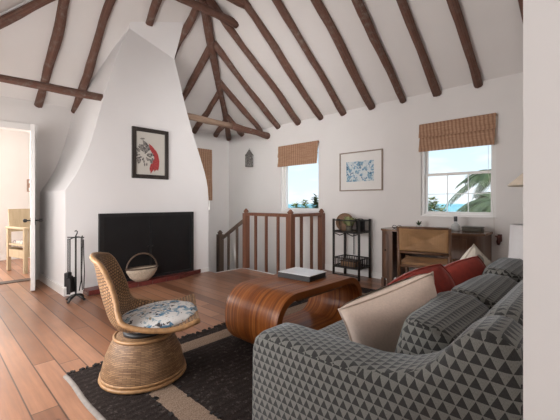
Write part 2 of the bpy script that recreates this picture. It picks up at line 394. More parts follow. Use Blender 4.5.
        bmesh.ops.remove_doubles(s.bm, verts=vs, dist=.0005)
        if mat is not None: s._new([v for v in s.bm.verts if v not in before], mat)
        return s
    def boxuv(s):
        s.bm.normal_update()
        for f in s.bm.faces:
            n = f.normal; a = max(range(3), key=lambda i: abs(n[i]))
            for lp in f.loops:
                c = lp.vert.co; lp[s.uv].uv = ((c.y, c.z) if a == 0 else (c.x, c.z) if a == 1 else (c.y, c.x))
        return s
    def smooth(s, ang=None):
        for f in s.bm.faces: f.smooth = True
        return s
    def build(s, name, mat, parent=None, loc=None, mod=None, normals=True):
        if normals: bmesh.ops.recalc_face_normals(s.bm, faces=s.bm.faces)
        me = bpy.data.meshes.new(name); s.bm.to_mesh(me); s.bm.free()
        me.materials.append(M[mat] if isinstance(mat, str) else mat)
        o = bpy.data.objects.new(name, me); COL.objects.link(o)
        if parent is not None: o.parent = parent
        if loc is not None: o.location = loc
        return o

def tag(o, label, cat, group=None):
    o['label'] = label; o['category'] = cat
    if group: o['group'] = group
    return o
def thing(name, label, cat, loc=(0, 0, 0), rz=0, group=None):
    o = bpy.data.objects.new(name, None); COL.objects.link(o); o.empty_display_size = .1
    o.location = loc; o.rotation_euler = (0, 0, rz)
    return tag(o, label, cat, group)
def struct(o): o['kind'] = 'structure'; return o
def rx(a): return Matrix.Rotation(a, 4, 'X')
def ry(a): return Matrix.Rotation(a, 4, 'Y')
def rz_(a): return Matrix.Rotation(a, 4, 'Z')
T = Matrix.Translation

# ------------------------------------------------------------------ room shell
XE, YB, YF, XR, EAVE, S = -5.65, 4.38, -.345, 2.5, 2.44, .73     # end wall, back wall, front wall, far right end, eaves, roof pitch
YM = (YB + YF) / 2; RX = XE + (YB - YM); RZ = EAVE + S * (YB - YM)  # ridge

def wall_cells(mb, axis, at, thick, lo, hi, z0, z1, holes):
    us = sorted({lo, hi, *[h[0] for h in holes], *[h[1] for h in holes]}); zs = sorted({z0, z1, *[h[2] for h in holes], *[h[3] for h in holes]})
    for i in range(len(us) - 1):
        for k in range(len(zs) - 1):
            cu, cz = (us[i] + us[i + 1]) / 2, (zs[k] + zs[k + 1]) / 2
            if any(h[0] < cu < h[1] and h[2] < cz < h[3] for h in holes): continue
            if axis == 'y': mb.bb((us[i], at, zs[k]), (us[i + 1], at + thick, zs[k + 1]))
            else: mb.bb((at, us[i], zs[k]), (at + thick, us[i + 1], zs[k + 1]))
    return mb
W1 = (-4.17, -3.32, .90, 2.04); W2 = (-1.70, -.873, .885, 2.04)     # the two windows of the back wall
W3 = (3.22, 3.90, .90, 2.08)                                        # the window of the end wall
DR = (.18, 1.03, 0, 2.05)                                           # the doorway of the end wall
struct(wall_cells(MB(), 'y', YB, .20, XE - .2, XR, -2.2, EAVE + .15, [W1, W2]).build('wall_back', 'plaster'))
struct(wall_cells(MB(), 'x', XE - .14, .14, YF - .2, YB, -2.2, EAVE + .10, [W3, DR]).build('wall_left', 'plaster'))
struct(wall_cells(MB(), 'y', YF - .2, .2, XE - .2, XR, -.2, EAVE + .15, []).build('wall_front', 'plaster'))
# right partition: runs along the back of the sofa up to the opening the room is seen from
b = MB(); b.prism([(-.0715, .5, -.15), (-.0715, YB, -.15), (-.0715, YB, EAVE + .1), (-.0715, YM, RZ + .05), (-.0715, .5, EAVE + S * (.5 - YF) + .05)], (.14, 0, 0))
struct(b.build('wall_right', 'plaster'))
b = MB(); b.prism([(XR, YF, -.2), (XR, YB, -.2), (XR, YB, EAVE), (XR, YM, RZ), (XR, YF, EAVE)], (.1, 0, 0)); struct(b.build('wall_entry', 'plaster'))

# ceiling: hipped at the far end, gabled behind the camera
b = MB(); th = .06
ov = .7
A, B_ = Vector((XE, YB, EAVE)), Vector((XE, YF, EAVE)); R0 = Vector((RX, YM, RZ)); R1 = Vector((XR + .1, YM, RZ))
def slab(mb, pts): mb.prism([tuple(p) for p in pts], (0, 0, th))
slab(b, [A, R0, R1, Vector((XR + .1, YB, EAVE))])
slab(b, [Vector((XE - ov, YF - ov, EAVE - S * ov)), Vector((XR + .1, YF - ov, EAVE - S * ov)), R1, R0])
slab(b, [A, R0, B_])
struct(b.build('ceiling', 'ceil'))

# floor with the stair well cut out of it
b = MB()
for (x0, x1, y0, y1) in ((XE, XR, YF, 1.0), (XE, XR, 1.0, 3.03), (-4.23, XR, 3.03, 3.57), (-3.20, XR, 3.57, YB)):
    b.bb((x0, y0, -.14), (x1, y1, 0))
struct(b.build('floor', 'floor'))
b = MB(); b.bb((-4.25, 3.03, -.14), (-4.23, 3.555, .004)); b.bb((-4.25, 3.555, -.14), (-3.20, 3.575, .004)); b.bb((-3.20, 3.575, -.14), (-3.18, YB, .004))
struct(b.build('trim_1', 'trim'))
b = MB()
for i in range(5): b.bb((-4.25 - .24 * (i + 1), 3.03, -.19 * (i + 1) - .04), (-4.25 - .24 * i, 3.56, -.19 * (i + 1)))
b.bb((XE, 3.03, -1.2), (-5.45, YB, -1.16))
for i in range(5): b.bb((-5.45 + .24 * i, 3.6, -1.2 - .19 * (i + 1)), (-5.45 + .24 * (i + 1), YB, -1.16 - .19 * (i + 1)))
struct(b.build('stairs', 'tread'))
b = MB(); b.bb((XE, 2.96, -2.2), (-4.25, 3.03, -.14)); b.bb((-4.25, 3.03, -2.2), (-4.2, 3.56, -.14)); b.bb((-4.2, 3.50, -2.2), (-3.14, 3.555, -.14)); b.bb((-3.18, 3.555, -2.2), (-3.1, YB, -.14)); b.bb((XE, 2.96, -2.25), (-3.1, YB, -2.2))
struct(b.build('wall_stairwell', 'plaster'))

# far room beyond the doorway
b = MB(); b.bb((-8.0, -1.1, -.14), (XE - .0, 3.0, 0)); struct(b.build('floor_far_room', 'floor'))
b = MB(); b.bb((-8.1, -1.2, 0), (-8.0, 3.0, 2.6)); b.bb((-8.1, 2.9, 0), (XE - .14, 3.0, 2.6)); b.bb((-8.1, -1.2, 0), (XE - .14, -1.1, 2.6)); struct(b.build('wall_far_room', 'plaster'))
b = MB(); b.bb((-8.1, -1.2, 2.5), (XE - .14, 3.0, 2.6)); struct(b.build('ceiling_far_room', 'plaster'))
b = MB(); b.bb((-8.0, -1.1, 0), (-7.985, 2.9, .10)); struct(b.build('baseboard_far_room', 'trim'))

# chimney breast: straight below, curving in above, with a band leaning out to the ceiling
prof = [(1.105, 0), (1.105, 1.20), (1.134, 1.245), (1.181, 1.325), (1.235, 1.43), (1.285, 1.54), (1.335, 1.67), (1.378, 1.81), (1.415, 1.95), (1.451, 2.10), (1.498, 2.29), (1.547, 2.48), (1.602, 2.69), (1.657, 2.87), (1.735, 3.10), (1.817, 3.30),
        (2.455, 3.095), (2.53, 2.82), (2.623, 2.48), (2.746, 2.10), (2.877, 1.75), (2.955, 1.53), (2.992, 1.40), (3.015, 1.28), (3.028, 1.12), (3.03, 0)]
XC = -4.42
def under_ceiling(bm_):
    n = Vector((S, 0, -1)).normalized()     # ceiling of the end slope: z = EAVE + S*(x-XE)
    bmesh.ops.bisect_plane(bm_, geom=bm_.verts[:] + bm_.edges[:] + bm_.faces[:], plane_co=(XE, 0, EAVE + .02), plane_no=-n, clear_outer=True)
b = MB(); b.prism([(XC, y, z) for y, z in prof], (XE - XC, 0, 0))
b.hull([(XC, 1.817, 3.30), (XC, 2.455, 3.095), (-4.12, 1.817, 3.80), (-4.12, 2.455, 3.595), (-5.2, 1.817, 3.25), (-5.2, 2.455, 3.05), (-5.2, 1.817, 3.8), (-5.2, 2.455, 3.6)])
under_ceiling(b.bm)
o = struct(b.build('chimney_breast', 'plaster_ch'))
for p_ in o.data.polygons: p_.use_smooth = True
o.data.set_sharp_from_angle(angle=.5)
b = MB(); b.bb((XC, 1.085, 0), (XC + .015, 1.40, .07)); b.bb((XC, 2.80, 0), (XC + .012, 3.03, .06)); b.bb((XE, 1.085, 0), (XC + .015, 1.105, .09))
struct(b.build('baseboard_chimney', 'trim'))
b = MB(); b.bb((-3.2, YB - .015, 0), (-.08, YB, .09)); struct(b.build('baseboard_back', 'trim'))
b = MB(); b.bb((-.09, .55, 0), (-.075, YB - .015, .09)); struct(b.build('baseboard_right', 'trim'))

# door: casing, leaf swung into the room
b = MB(); b.bb((XE - .15, 1.02, 0), (XE + .02, 1.085, 2.035)); b.bb((XE - .15, .11, 2.035), (XE + .02, 1.085, 2.12)); b.bb((XE - .15, .11, 0), (XE + .02, .19, 2.035))
struct(b.build('trim_2', 'trim'))
b = MB(); b.bb((XE - .15, .18, 0), (XE + .01, 1.03, .008)); struct(b.build('trim_3', 'deskdark'))
ld = bpy.data.objects.new('door_1', None); COL.objects.link(ld); struct(ld); ld.location = (XE + .03, 1.035, 0); ld.rotation_euler = (0, 0, math.atan2(-.150, .74))
b = MB(); b.bb((0, -.021, .015), (.74, .021, 1.99), .004); b.build('door_leaf', 'trim', ld)
hk = MB()
for sg in (-1, 1):
    hk.cyl((.69, sg * .02, .845), (.69, sg * .06, .845), .009, 8); hk.lathe([(0, -.022), (.016, -.018), (.022, 0), (.016, .018), (0, .022)], (.69, sg * .075, .845), 12)
    hk.bb((.675, sg * .021, .79), (.705, sg * .025, .88))
hk.build('door_knob', 'iron', ld)

# windows
def window(n, axis, rect, at, sashes, depth=.13):
    w = bpy.data.objects.new('window_%d' % n, None); COL.objects.link(w); struct(w)
    u0, u1, z0, z1 = rect
    def bar(mb, a0, a1, b0, b1, d0, d1):
        if axis == 'y': mb.bb((a0, at + d0, b0), (a1, at + d1, b1))
        else: mb.bb((at - d1, a0, b0), (at - d0, a1, b1))
    f = MB(); t = .035
    bar(f, u0, u0 + t, z0, z1, depth - .03, depth + .05); bar(f, u1 - t, u1, z0, z1, depth - .03, depth + .05)
    bar(f, u0 + t, u1 - t, z0, z0 + t, depth - .03, depth + .05); bar(f, u0 + t, u1 - t, z1 - t, z1, depth - .03, depth + .05)
    f.build('window_frame', 'trim', w)
    zm = z0 + (z1 - z0) * .455
    s_ = MB(); k = .028
    for (a, b2, d) in (((z0 + t, zm + .016, depth), (zm - .016, z1 - t, depth + .02)) if n == 2 else ((z0 + t, z1 - t, depth),)):
        bar(s_, u0 + t, u0 + t + k, a, b2, d, d + .02); bar(s_, u1 - t - k, u1 - t, a, b2, d, d + .02)
        bar(s_, u0 + t + k, u1 - t - k, a, a + k, d, d + .02); bar(s_, u0 + t + k, u1 - t - k, b2 - k, b2, d, d + .02)
    s_.build('sash', 'trim', w)
    if sashes:
        m_ = MB(); ui0, ui1 = u0 + t + k, u1 - t - k
        for q in (1, 2): bar(m_, ui0 + (ui1 - ui0) * q / 3 - .004, ui0 + (ui1 - ui0) * q / 3 + .004, z0 + t + k, zm - .012, depth + .004, depth + .016)
        bar(m_, ui0, ui1, (z0 + t + zm) / 2 - .004, (z0 + t + zm) / 2 + .004, depth + .005, depth + .015)
        m_.build('glazing_bar', 'trim', w)
    g = MB(); bar(g, u0 + t, u1 - t, z0 + t, z1 - t, depth + .0185, depth + .0205); g.build('pane', 'glass', w)
    s2 = MB(); bar(s2, u0 - .0, u1 + .0, z0 - .0, z0 + .012, -.02, depth); s2.build('sill', 'trim', w)
    return w
window(1, 'y', W1, YB, False, .07); window(2, 'y', W2, YB, True, .06); window(3, 'x', W3, XE, False, .07)

# ------------------------------------------------------------------ roof timbers
def log(pts, r, name, label, group, mat='log', cat='rafter', n=8, wob=.10, bend=.02, taper=.0):
    P0, P1 = Vector(pts[0]), Vector(pts[1]); L = (P1 - P0).length; k = max(6, int(L / .16))
    ph = random.uniform(0, 6); ph2 = random.uniform(0, 6); d = (P1 - P0).normalized(); sd = d.cross(Vector((0, 0, 1))).normalized()
    o = thing_mesh = MB(); ps = []; rs = []
    for i in range(k + 1):
        t = i / k; p = P0.lerp(P1, t)
        p = p + sd * bend * math.sin(PI * t) * math.sin(ph + 3.5 * t) + sd * .006 * math.sin(11 * t + ph2)
        ps.append(p - P0); rs.append(r * (1 + .10 * math.sin(7 * t + ph2) - taper * t))
    thing_mesh.tube(ps, rs, n, wob=wob)
    o = thing_mesh.build(name, mat, loc=P0)
    return tag(o, label, cat, group)
OFF = .045
def ceil_back(y): return EAVE + S * (YB - y) - OFF
ordn = ['first', 'second', 'third', 'fourth', 'fifth', 'sixth', 'seventh', 'eighth', 'ninth', 'tenth', 'eleventh']
where = ['behind the tie beam end', 'above the corner lantern', 'just right of the tie beam end', 'left of the narrow blind', 'above the narrow blind', 'right of the narrow blind', 'above the blue print',
         'between print and wide blind', 'above left end of wide blind', 'above right end of wide blind', 'cut off by the wall end']
for i, x in enumerate([-5.20, -4.68, -4.21, -3.74, -3.28, -2.85, -2.384, -1.933, -1.495, -1.046, -.50]):
    y1 = (YB - (x - XE) + .02) if x < RX else YM
    y0 = YB - .005
    log([(x, y0, ceil_back(y0)), (x, y1, ceil_back(y1))], .049 if i != 6 else .052, 'rafter',
        'rough brown rafter, window side, %s from the corner, %s' % (ordn[i], where[i]), 'rafters on the window-side roof slope')
def ceil_end(x): return EAVE + S * (x - XE) - OFF
for i, (y, x0, lab) in enumerate([(1.083, XE, 'reddish rafter on the fireplace-side slope ending above the doorway corner'),
                             (1.536, XE, 'weathered rafter on the fireplace-side slope running into left side of the chimney'),
                             (2.02, -4.30, 'short thick rafter end resting on top of the white chimney'),
                             (2.50, -4.62, 'dark rafter slanting behind the upper right edge of the chimney'),
                             (2.97, XE, 'dark rafter behind the right slope of the chimney, second right of its top'),
                             (3.544, XE, 'rafter whose foot shows just above the small curtained window by the chimney'),
                             (4.026, XE, 'short rafter closest to the room corner on the fireplace-side slope'),
                             (.62, XE, 'reddish rafter over the doorway at the far left of the ceiling')]):
    yy = min(y - YF, YB - y); x1 = min(XE + yy, RX) - .0
    if y == .62: continue
    log([(x0 + .005, y, ceil_end(x0 + .005)), (x1, y, ceil_end(x1))], .052, 'rafter', lab, 'rafters on the fireplace-side roof slope')
hz = lambda t: EAVE + S * t - .075
log([(XE + .02, YB - .02, hz(.02)), (RX, YM, hz(YB - YM))], .056, 'hip_beam', 'knobbly dark hip beam rising from the room corner where short rafters meet', None, cat='beam', wob=.12)
log([(XE + .02, YF + .02, hz(.02)), (RX, YM, hz(YB - YM))], .050, 'hip_beam', 'dark hip beam crossing the extreme upper left corner of the ceiling', None, cat='beam', wob=.12)
for x in (-3.70, -3.34, -2.88, -2.42):
    z = 3.50 if x < -3.5 else 3.56
    yb = YB - (z - EAVE) / S; yf = YF + (z - EAVE) / S
    lab = {-3.70: 'cross beam below the ridge joining the hip beam, lowest and farthest', -3.34: 'second cross beam below the ridge, right of the hip beam',
           -2.88: 'third reddish cross beam whose end shows at the top edge', -2.42: 'fourth cross beam, nearest overhead, its end at the top edge'}[x]
    log([(x + .06, yb + .03, z), (x + .06, yf - .03, z)], .050, 'collar_beam', lab, 'cross beams high under the ridge', cat='beam')
log([(-4.49, .2, 2.335), (-4.49, 1.62, 2.355)], .045, 'tie_beam', 'long squared red-brown tie beam running into left side of the chimney', None, cat='beam', n=4, wob=.03, bend=.0)
log([(-4.5, 2.60, 2.35), (-4.49, 3.55, 2.335), ], .05, 'tie_beam', 'pale peeled tie beam leaving the right side of the chimney', None, 'pale_log', 'beam', wob=.05)
log([(-4.49, 3.52, 2.335), (-4.49, 4.375, 2.285)], .058, 'tie_beam', 'red-brown end of tie beam lodged in the wall right of the room corner', None, cat='beam', wob=.05)

# ------------------------------------------------------------------ fireplace
t = thing('fireplace_screen', 'large black fireplace screen with two panels set in white chimney', 'fireplace screen', (XC, 2.094, .060))
y0, y1, zt = -.646, .646, .865
b = MB(); b.bb((.004, y0, 0), (.045, y0 + .045, zt)); b.bb((.004, y1 - .045, 0), (.045, y1, zt)); b.bb((.004, y0 + .045, zt - .045), (.045, y1 - .045, zt)); b.bb((.004, y0 + .045, 0), (.045, y1 - .045, .03)); b.build('screen_frame', 'black', t)
for s_ in (-1, 1):
    b = MB(); c = s_ * .301; b.bb((.005, c - .299, .03), (.022, c + .299, zt - .045)); o = b.build('screen_panel', 'screen', t)
    for yy in (c - .295, c + .285): b = MB(); b.bb((.022, yy, .03), (.03, yy + .01, zt - .045)); b.build('panel_edge', 'black', o)
    b = MB(); b.cyl((.022, s_ * .03, .42), (.042, s_ * .03, .42), .01, 10); b.build('panel_knob', 'black', o)
t = thing('hearth', 'low red tiled hearth curb along the foot of the fireplace', 'hearth', (XC, 2.1, 0))
pl = [(.002, -.82), (.19, -.82), (.17, .33), (.002, .80)]
b = MB(); b.prism([(x, y, 0) for x, y in pl], (0, 0, .040)); b.build('hearth_base', 'mortar', t)
def hx(y): return .192 - (y + .93) * .0159 if y <= .33 else .172 * (1 - (y - .33) / .47) + .003
ys = [-.815 + .19 * i for i in range(7)] + [.48, .63, .785]
for i in range(len(ys) - 1):
    a, c = ys[i] + .005, ys[i + 1] - .005
    b = MB(); b.prism([(.003, a, .006), (hx(a) + .006, a, .006), (hx(c) + .006, c, .006), (.003, c, .006)], (0, 0, .052)); b.build('tile', 'tile', t)

t = thing('kindling_basket', 'shallow pale basket with tall hoop handle standing on the red hearth', 'basket', (XC + .13, 1.93, .058))
b = MB(); b.lathe([(0, 0), (.09, .0), (.15, .05), (.195, .12), (.205, .165), (.197, .165), (.187, .12), (.14, .06), (0, .02)], n=28, sx=.45); b.build('basket_bowl', 'bowl', t)
b = MB(); b.tube([(0, .20 * math.cos(a), .15 + .20 * math.sin(a)) for a in [PI * i / 16 for i in range(17)]], .011, 8); b.build('handle', 'darkpost', t)
b = MB(); b.tube([(.45 * .203 * math.cos(a), .203 * math.sin(a), .165) for a in [2 * PI * i / 28 for i in range(28)]], .009, 6, closed=True); b.build('rim', 'darkpost', t)

t = thing('fire_tool_set', 'black iron fire tool set with shovel and tongs on an arched stand', 'fire tools', (-4.13, 1.13, 0), 5.45)
b = MB()
b.tube([(-.13, 0, .012), (-.09, 0, .045), (0, 0, .065), (.09, 0, .045), (.13, 0, .012)], .013, 8); b.tube([(0, -.10, .012), (0, -.05, .05), (0, 0, .065), (0, .05, .05), (0, .10, .012)], .013, 8); b.build('arched_base', 'iron', t)
b = MB(); b.cyl((0, 0, .06), (0, 0, .70), .009, 8); b.tube([(0, 0, .70), (0, .012, .72), (0, .018, .745), (0, .004, .757), (0, -.010, .748)], .006, 8); b.build('pole', 'iron', t)
b = MB(); b.tube([(-.105, 0, .672), (-.05, 0, .684), (0, 0, .686), (.05, 0, .684), (.105, 0, .672)], .006, 8); b.tube([(0, -.09, .684), (0, .09, .684)], .006, 8); b.build('hanger', 'iron', t)
b = MB(); b.cyl((.098, 0, .30), (.098, 0, .67), .006, 8); b.build('shovel_handle', 'iron', t)
b = MB(); b.box((.108, .012, .20), (.11, .012, .17), rx(.12), .004); b.bb((.053, .006, .11), (.057, .045, .27)); b.bb((.159, .006, .11), (.163, .045, .27)); b.build('shovel_blade', 'black', t)
b = MB(); b.cyl((-.098, 0, .20), (-.098, 0, .67), .006, 8); b.cyl((-.098, 0, .20), (-.060, 0, .09), .006, 8); b.build('poker', 'iron', t)
for s_ in (-1, 1):
    b = MB(); b.tube([(s_ * .008, .08, .66), (s_ * .012, .08, .50), (s_ * .026, .08, .30), (s_ * .012, .08, .12)], .005, 8); b.build('tong_arm', 'iron', t)
b = MB(); b.cyl((0, -.085, .30), (0, -.085, .67), .006, 8); b.box((0, -.085, .23), (.075, .045, .15), None, .01); b.build('brush', 'black', t)
b = MB(); b.tube([(-.098, 0, .67), (-.115, 0, .69), (-.125, 0, .66), (-.125, 0, .56), (-.112, 0, .54), (-.104, 0, .57)], .005, 8); b.build('hook_loop', 'iron', t)

# ------------------------------------------------------------------ pictures, lantern, plates
def framed(name, label, axis, loc, w, h, fw, fmat, depth=.025):
    # local: x across, z up, -y towards the viewer
    t = thing(name, label, 'picture', loc, PI / 2 if axis == 'x' else 0)
    b = MB()
    b.bb((-w / 2, -depth, -h / 2), (-w / 2 + fw, 0, h / 2), .004); b.bb((w / 2 - fw, -depth, -h / 2), (w / 2, 0, h / 2), .004)
    b.bb((-w / 2 + fw, -depth, h / 2 - fw), (w / 2 - fw, 0, h / 2), .004); b.bb((-w / 2 + fw, -depth, -h / 2), (w / 2 - fw, 0, -h / 2 + fw), .004)
    b.build('picture_frame', fmat, t)
    return t
t = framed('framed_picture', 'dark framed picture of red and grey plumage above the fireplace', 'x', (XC, 2.10, 1.712), .504, .668, .052, 'frame_dark', .03)
b = MB(); b.bb((-.20, -.012, -.283), (.20, -.004, .283)); b.build('paper_sheet', 'paper', t)
rnd = random.Random(3)
def blade(mb, x, z, ang, L, w, y=-.0135):
    d = Vector((math.cos(ang), 0, math.sin(ang))); n = Vector((-d.z, 0, d.x)); o = Vector((x, y, z))
    pts = [o, o + d * L * .35 + n * w, o + d * L * .8 + n * w * .8, o + d * L, o + d * L * .8 - n * w * .8, o + d * L * .35 - n * w]
    mb.poly([tuple(p) for p in pts])
b = MB()
for i in range(26):
    a = math.radians(-60 - 45 * i / 25 + rnd.uniform(-5, 5)); k = i / 25
    # a crescent of hanging red feathers
    cx = -.03 + .11 * math.sin(k * 2.4) + rnd.uniform(-.01, .01); cz = .14 - .20 * k
    blade(b, cx, cz, a, (.21 + rnd.uniform(-.03, .02)), .020, -.0132 - .00004 * i)
b.build('red_plumage', 'redpaint', t)
b = MB()
for i in range(60):
    a = rnd.uniform(0, 2 * PI); r_ =   .10 * math.sqrt(rnd.random())
    blade(b, -.085 + r_ * math.cos(a), -.02 + r_ * 1.15 * math.sin(a), a + rnd.uniform(-.4, .4), .05, .011, -.0150 - .00002 * i)
blade(b, -.115, .175, -.9, .17, .026, -.0165); blade(b, -.15, .185, .1, .07, .012, -.0167)
b.build('grey_plumage', 'greypaint', t)
t = framed('framed_print', 'wide pale framed print of blue sketches on the window wall', 'y', (-2.563, YB, 1.516), .70, .575, .017, 'frame_silver', .03)
b = MB(); b.bb((-.335, -.014, -.272), (.335, -.004, .272)); b.build('mount', 'mount', t)
b = MB(); b.bb((-.235, -.0165, -.15), (.215, -.0142, .145)); b.build('print_sheet', 'bluepaint', t)

t = thing('wall_lantern', 'small grey metal lantern hung on white wall near the room corner', 'lantern', (-4.935, YB - .072, 1.745)); t.scale = (.86, .86, .97)
b = MB(); b.lathe([(0, 0), (.088, 0), (.092, .012), (.088, .025), (0, .025)], n=8); b.build('lantern_base', 'lantern', t)
b = MB()
for j in range(8):
    a = 2 * PI * j / 8; b.cyl((.082 * math.cos(a), .082 * math.sin(a), .02), (.082 * math.cos(a), .082 * math.sin(a), .225), .007, 6)
for z in (.09, .155): b.tube([(.083 * math.cos(2 * PI * j / 16), .083 * math.sin(2 * PI * j / 16), z) for j in range(16)], .005, 6, closed=True)
b.build('cage', 'lantern', t)
b = MB(); b.lathe([(.068, .02), (.068, .22)], n=16); b.build('lantern_glass', 'greypaint', t)
b = MB(); b.lathe([(.098, .22), (.094, .235), (.06, .27), (.045, .30), (.03, .305), (.018, .335), (0, .345)], n=8); b.tube([(0, 0, .34), (.012, 0, .355), (0, 0, .372), (-.012, 0, .355), (0, 0, .34)], .004, 6); b.build('lantern_roof', 'lantern', t)
t = thing('switch_plate', 'small pinkish wall plate on bright far-room wall seen through the doorway', 'wall plate', (-7.998, 1.40, 1.386), PI / 2)
b = MB(); b.bb((-.045, -.012, -.12), (.045, 0, .12), .004); b.build('plate', 'plate', t)
for z in (-.07, .07):
    b = MB(); b.bb((-.016, -.02, z - .03), (.016, -.012, z + .03), .002); b.build('rocker', 'trim', t)

# ------------------------------------------------------------------ woven blinds
def blind(label, axis, rect, at, drop, folds, cord):
    u0, u1, z1 = rect; w = u1 - u0
    t = thing('roman_blind', label, 'blind', ((u0 + u1) / 2, at, z1 - drop) if axis == 'y' else (at, (u0 + u1) / 2, z1 - drop), 0 if axis == 'y' else PI / 2)
    b = MB(); b.bb((-w / 2, -.03, drop - .03), (w / 2, -.002, drop)); b.build('headrail', 'bamboo', t)
    n = len(folds); z = drop
    for i, (hh, out) in enumerate(folds):
        b = MB(); k = 8; sl = []
        for q in range(k + 1):
            tt = q / k; sl.append((-.034 - out * math.sin(PI * min(1, tt * 1.05) * .5) - .004 * math.sin(tt * 9), z - hh * tt))
        front = [(y, zz) for y, zz in sl]; back = [(y + .007, zz) for y, zz in sl][::-1]
        b.prism([(-w / 2 + .006 * (i % 2), y, zz) for y, zz in front + back], (w - .012 * (i % 2), 0, 0)); b.build('woven_fold', 'bamboo', t)
        z -= hh * (.93 if hh < .4 else 1)
    if cord:
        b = MB(); b.tube([(w / 2 - .07, -.05, .03), (w / 2 - .07, -.045, -.30), (w / 2 - .02, -.03, -.75), (w / 2 - .015, -.03, -1.03)], .0022, 5); b.build('pull_cord', 'cord', t)
    return t
blind('narrow woven bamboo roman blind over the window behind the balustrade', 'y', (-4.195, -3.315, 2.052), YB, .35, [(.20, .014), (.18, .024)], False)
blind('wide woven bamboo roman blind with long cord over the window above the desk', 'y', (-1.705, -.868, 2.048), YB, .345, [(.175, .020), (.19, .036)], True)
blind('long dark woven blind lowered over the small window beside the chimney', 'x', (3.18, 3.93, 2.10), XE, 1.0, [(1.0, .01)], False).rotation_euler = (0, 0, PI / 2)
t = thing('cord_cleat', 'dark red wooden cord cleat on wall right of the desk', 'cleat', (-.845, YB, .66))
b = MB(); b.lathe([(0, -.05), (.014, -.045), (.022, -.01), (.014, .02), (.02, .045), (0, .06)], (0, -.025, -.02), 10); b.build('cord_knob', 'redcord', t)
b = MB(); b.bb((-.012, -.012, -.03), (.03, 0, .05), .004); b.tube([(-.03, -.03, .03), (0, -.02, .02), (.03, -.03, .03)], .008, 6); b.build('cleat_body', 'redcord', t)

# ------------------------------------------------------------------ balustrade round the stair well
t = thing('stair_balustrade', 'brown wooden balustrade with square newel posts around the stair well', 'balustrade', (-3.7, 3.6, 0))
def newel(x, y, z0, z1, w, mat):
    b = MB(); h = w / 2
    b.bb((x - h, y - h, z0), (x + h, y + h, z1 - .075), .004)
    b.lathe([(h * .8, 0), (h * .75, .012), (h * .98, .022), (h * .98, .034), (h * .62, .05), (h * .45, .065), (0, .075)], (x, y, z1 - .075), 16)
    return b.build('newel_post', mat, t)
newel(-.50, 0, 0, .965, .085, 'stairwood'); newel(.465, 0, 0, .965, .095, 'stairwood'); newel(.465, .73, 0, .965, .085, 'stairwood')
newel(-1.20, 0, -.56, .575, .095, 'darkpost')
b = MB(); b.bb((-.50, -.03, .85), (.465, .03, .90), .01); b.build('handrail', 'stairwood', t)
b = MB(); b.bb((.435, .0, .85), (.495, .73, .90), .01); b.build('handrail', 'stairwood', t)
b = MB(); p0, p1 = Vector((-.50, 0, .80)), Vector((-1.20, 0, .40)); d = p1 - p0
b.box((p0 + p1) / 2, (d.length, .055, .05), Matrix.Rotation(math.atan2(.40, .70), 4, 'Y') @ Matrix.Identity(4) if False else Matrix.Rotation(-math.atan2(.40, .70), 4, 'Y'), .01); b.build('handrail', 'darkpost', t)
for x in (-.27, -.03, .22):
    b = MB(); b.bb((x - .017, -.017, -.02), (x + .017, .017, .855)); b.build('baluster', 'stairwood', t)
for y in (.24, .48):
    b = MB(); b.bb((.465 - .017, y - .017, -.02), (.465 + .017, y + .017, .855)); b.build('baluster', 'stairwood', t)
for x, z0, z1 in ((-.73, -.40, .655), (-.96, -.56, .53)):
    b = MB(); b.bb((x - .016, -.016, z0), (x + .016, .016, z1)); b.build('baluster', 'darkpost', t)

# ------------------------------------------------------------------ rug
t = thing('area_rug', 'dark woven rug with tan border stripes under table and wicker chair', 'rug', (-2.37, .60, 0))
RW, RL = 1.75, 3.15
b = MB(); b.grid(lambda u, v: Vector((u * RW, v * RL, .011 + .0015 * math.sin(17 * u) * math.sin(23 * v))), 24, 40); b.bb((0, 0, .0005), (RW, RL, .0085)); b.build('rug_field', 'rug', t)
b = MB(); b.grid(lambda u, v: Vector((u * RW, -.022 + v * .034 + .004 * math.sin(u * 21), .004 + .010 * math.sin(PI * v))), 60, 6); b.build('rug_binding', 'binding', t)
b = MB(); rnd = random.Random(5)
for i in range(150):
    y = rnd.uniform(0, RL); b.box((-.004 + rnd.uniform(-.012, .004), y, .012), (.022, .014, .010), rnd.uniform(-.4, .4))
for i in range(60):
    b.box((rnd.uniform(0, RW), rnd.choice((.25, .39)) + rnd.uniform(-.012, .012), .014), (.014, .02, .006), rnd.uniform(-.6, .6))
o = b.build('edge_tuft', 'tuft', t); o['kind'] = 'stuff'

# ------------------------------------------------------------------ wicker chair
FACE = math.radians(-29)
t = thing('wicker_chair', 'woven rattan swivel chair with tall back on a flared base', 'chair', (-2.05, .935, .0135), FACE)
b = MB(); b.lathe([(.0, .0), (.232, .0), (.243, .014), (.240, .05), (.220, .13), (.186, .21), (.166, .242), (.155, .252), (0, .255)], n=40); b.build('chair_base', 'rattan', t)
b = MB()
for r_, z, q in ((.241, .012, .011), (.166, .245, .010), (.239, .034, .008)): b.tube([(r_ * math.cos(2 * PI * j / 40), r_ * math.sin(2 * PI * j / 40), z) for j in range(40)], q, 7, closed=True)
b.build('base_hoop', 'cane', t)
b = MB(); b.lathe([(0, .255), (.12, .255), (.12, .275), (0, .28)], n=24); b.build('swivel_plate', 'black', t)
CP = [(.305, .365, .285), (.19, .315, .295), (.04, .282, .29), (-.10, .285, .265), (-.175, .335, .23), (-.215, .43, .205), (-.245, .55, .185), (-.268, .67, .168), (-.280, .735, .150)]
ED = [(0, .012), (0, .03), (0, .07), (.02, .10), (.06, .10), (.085, .075), (.085, .045), (.065, .02), (.05, .008)]
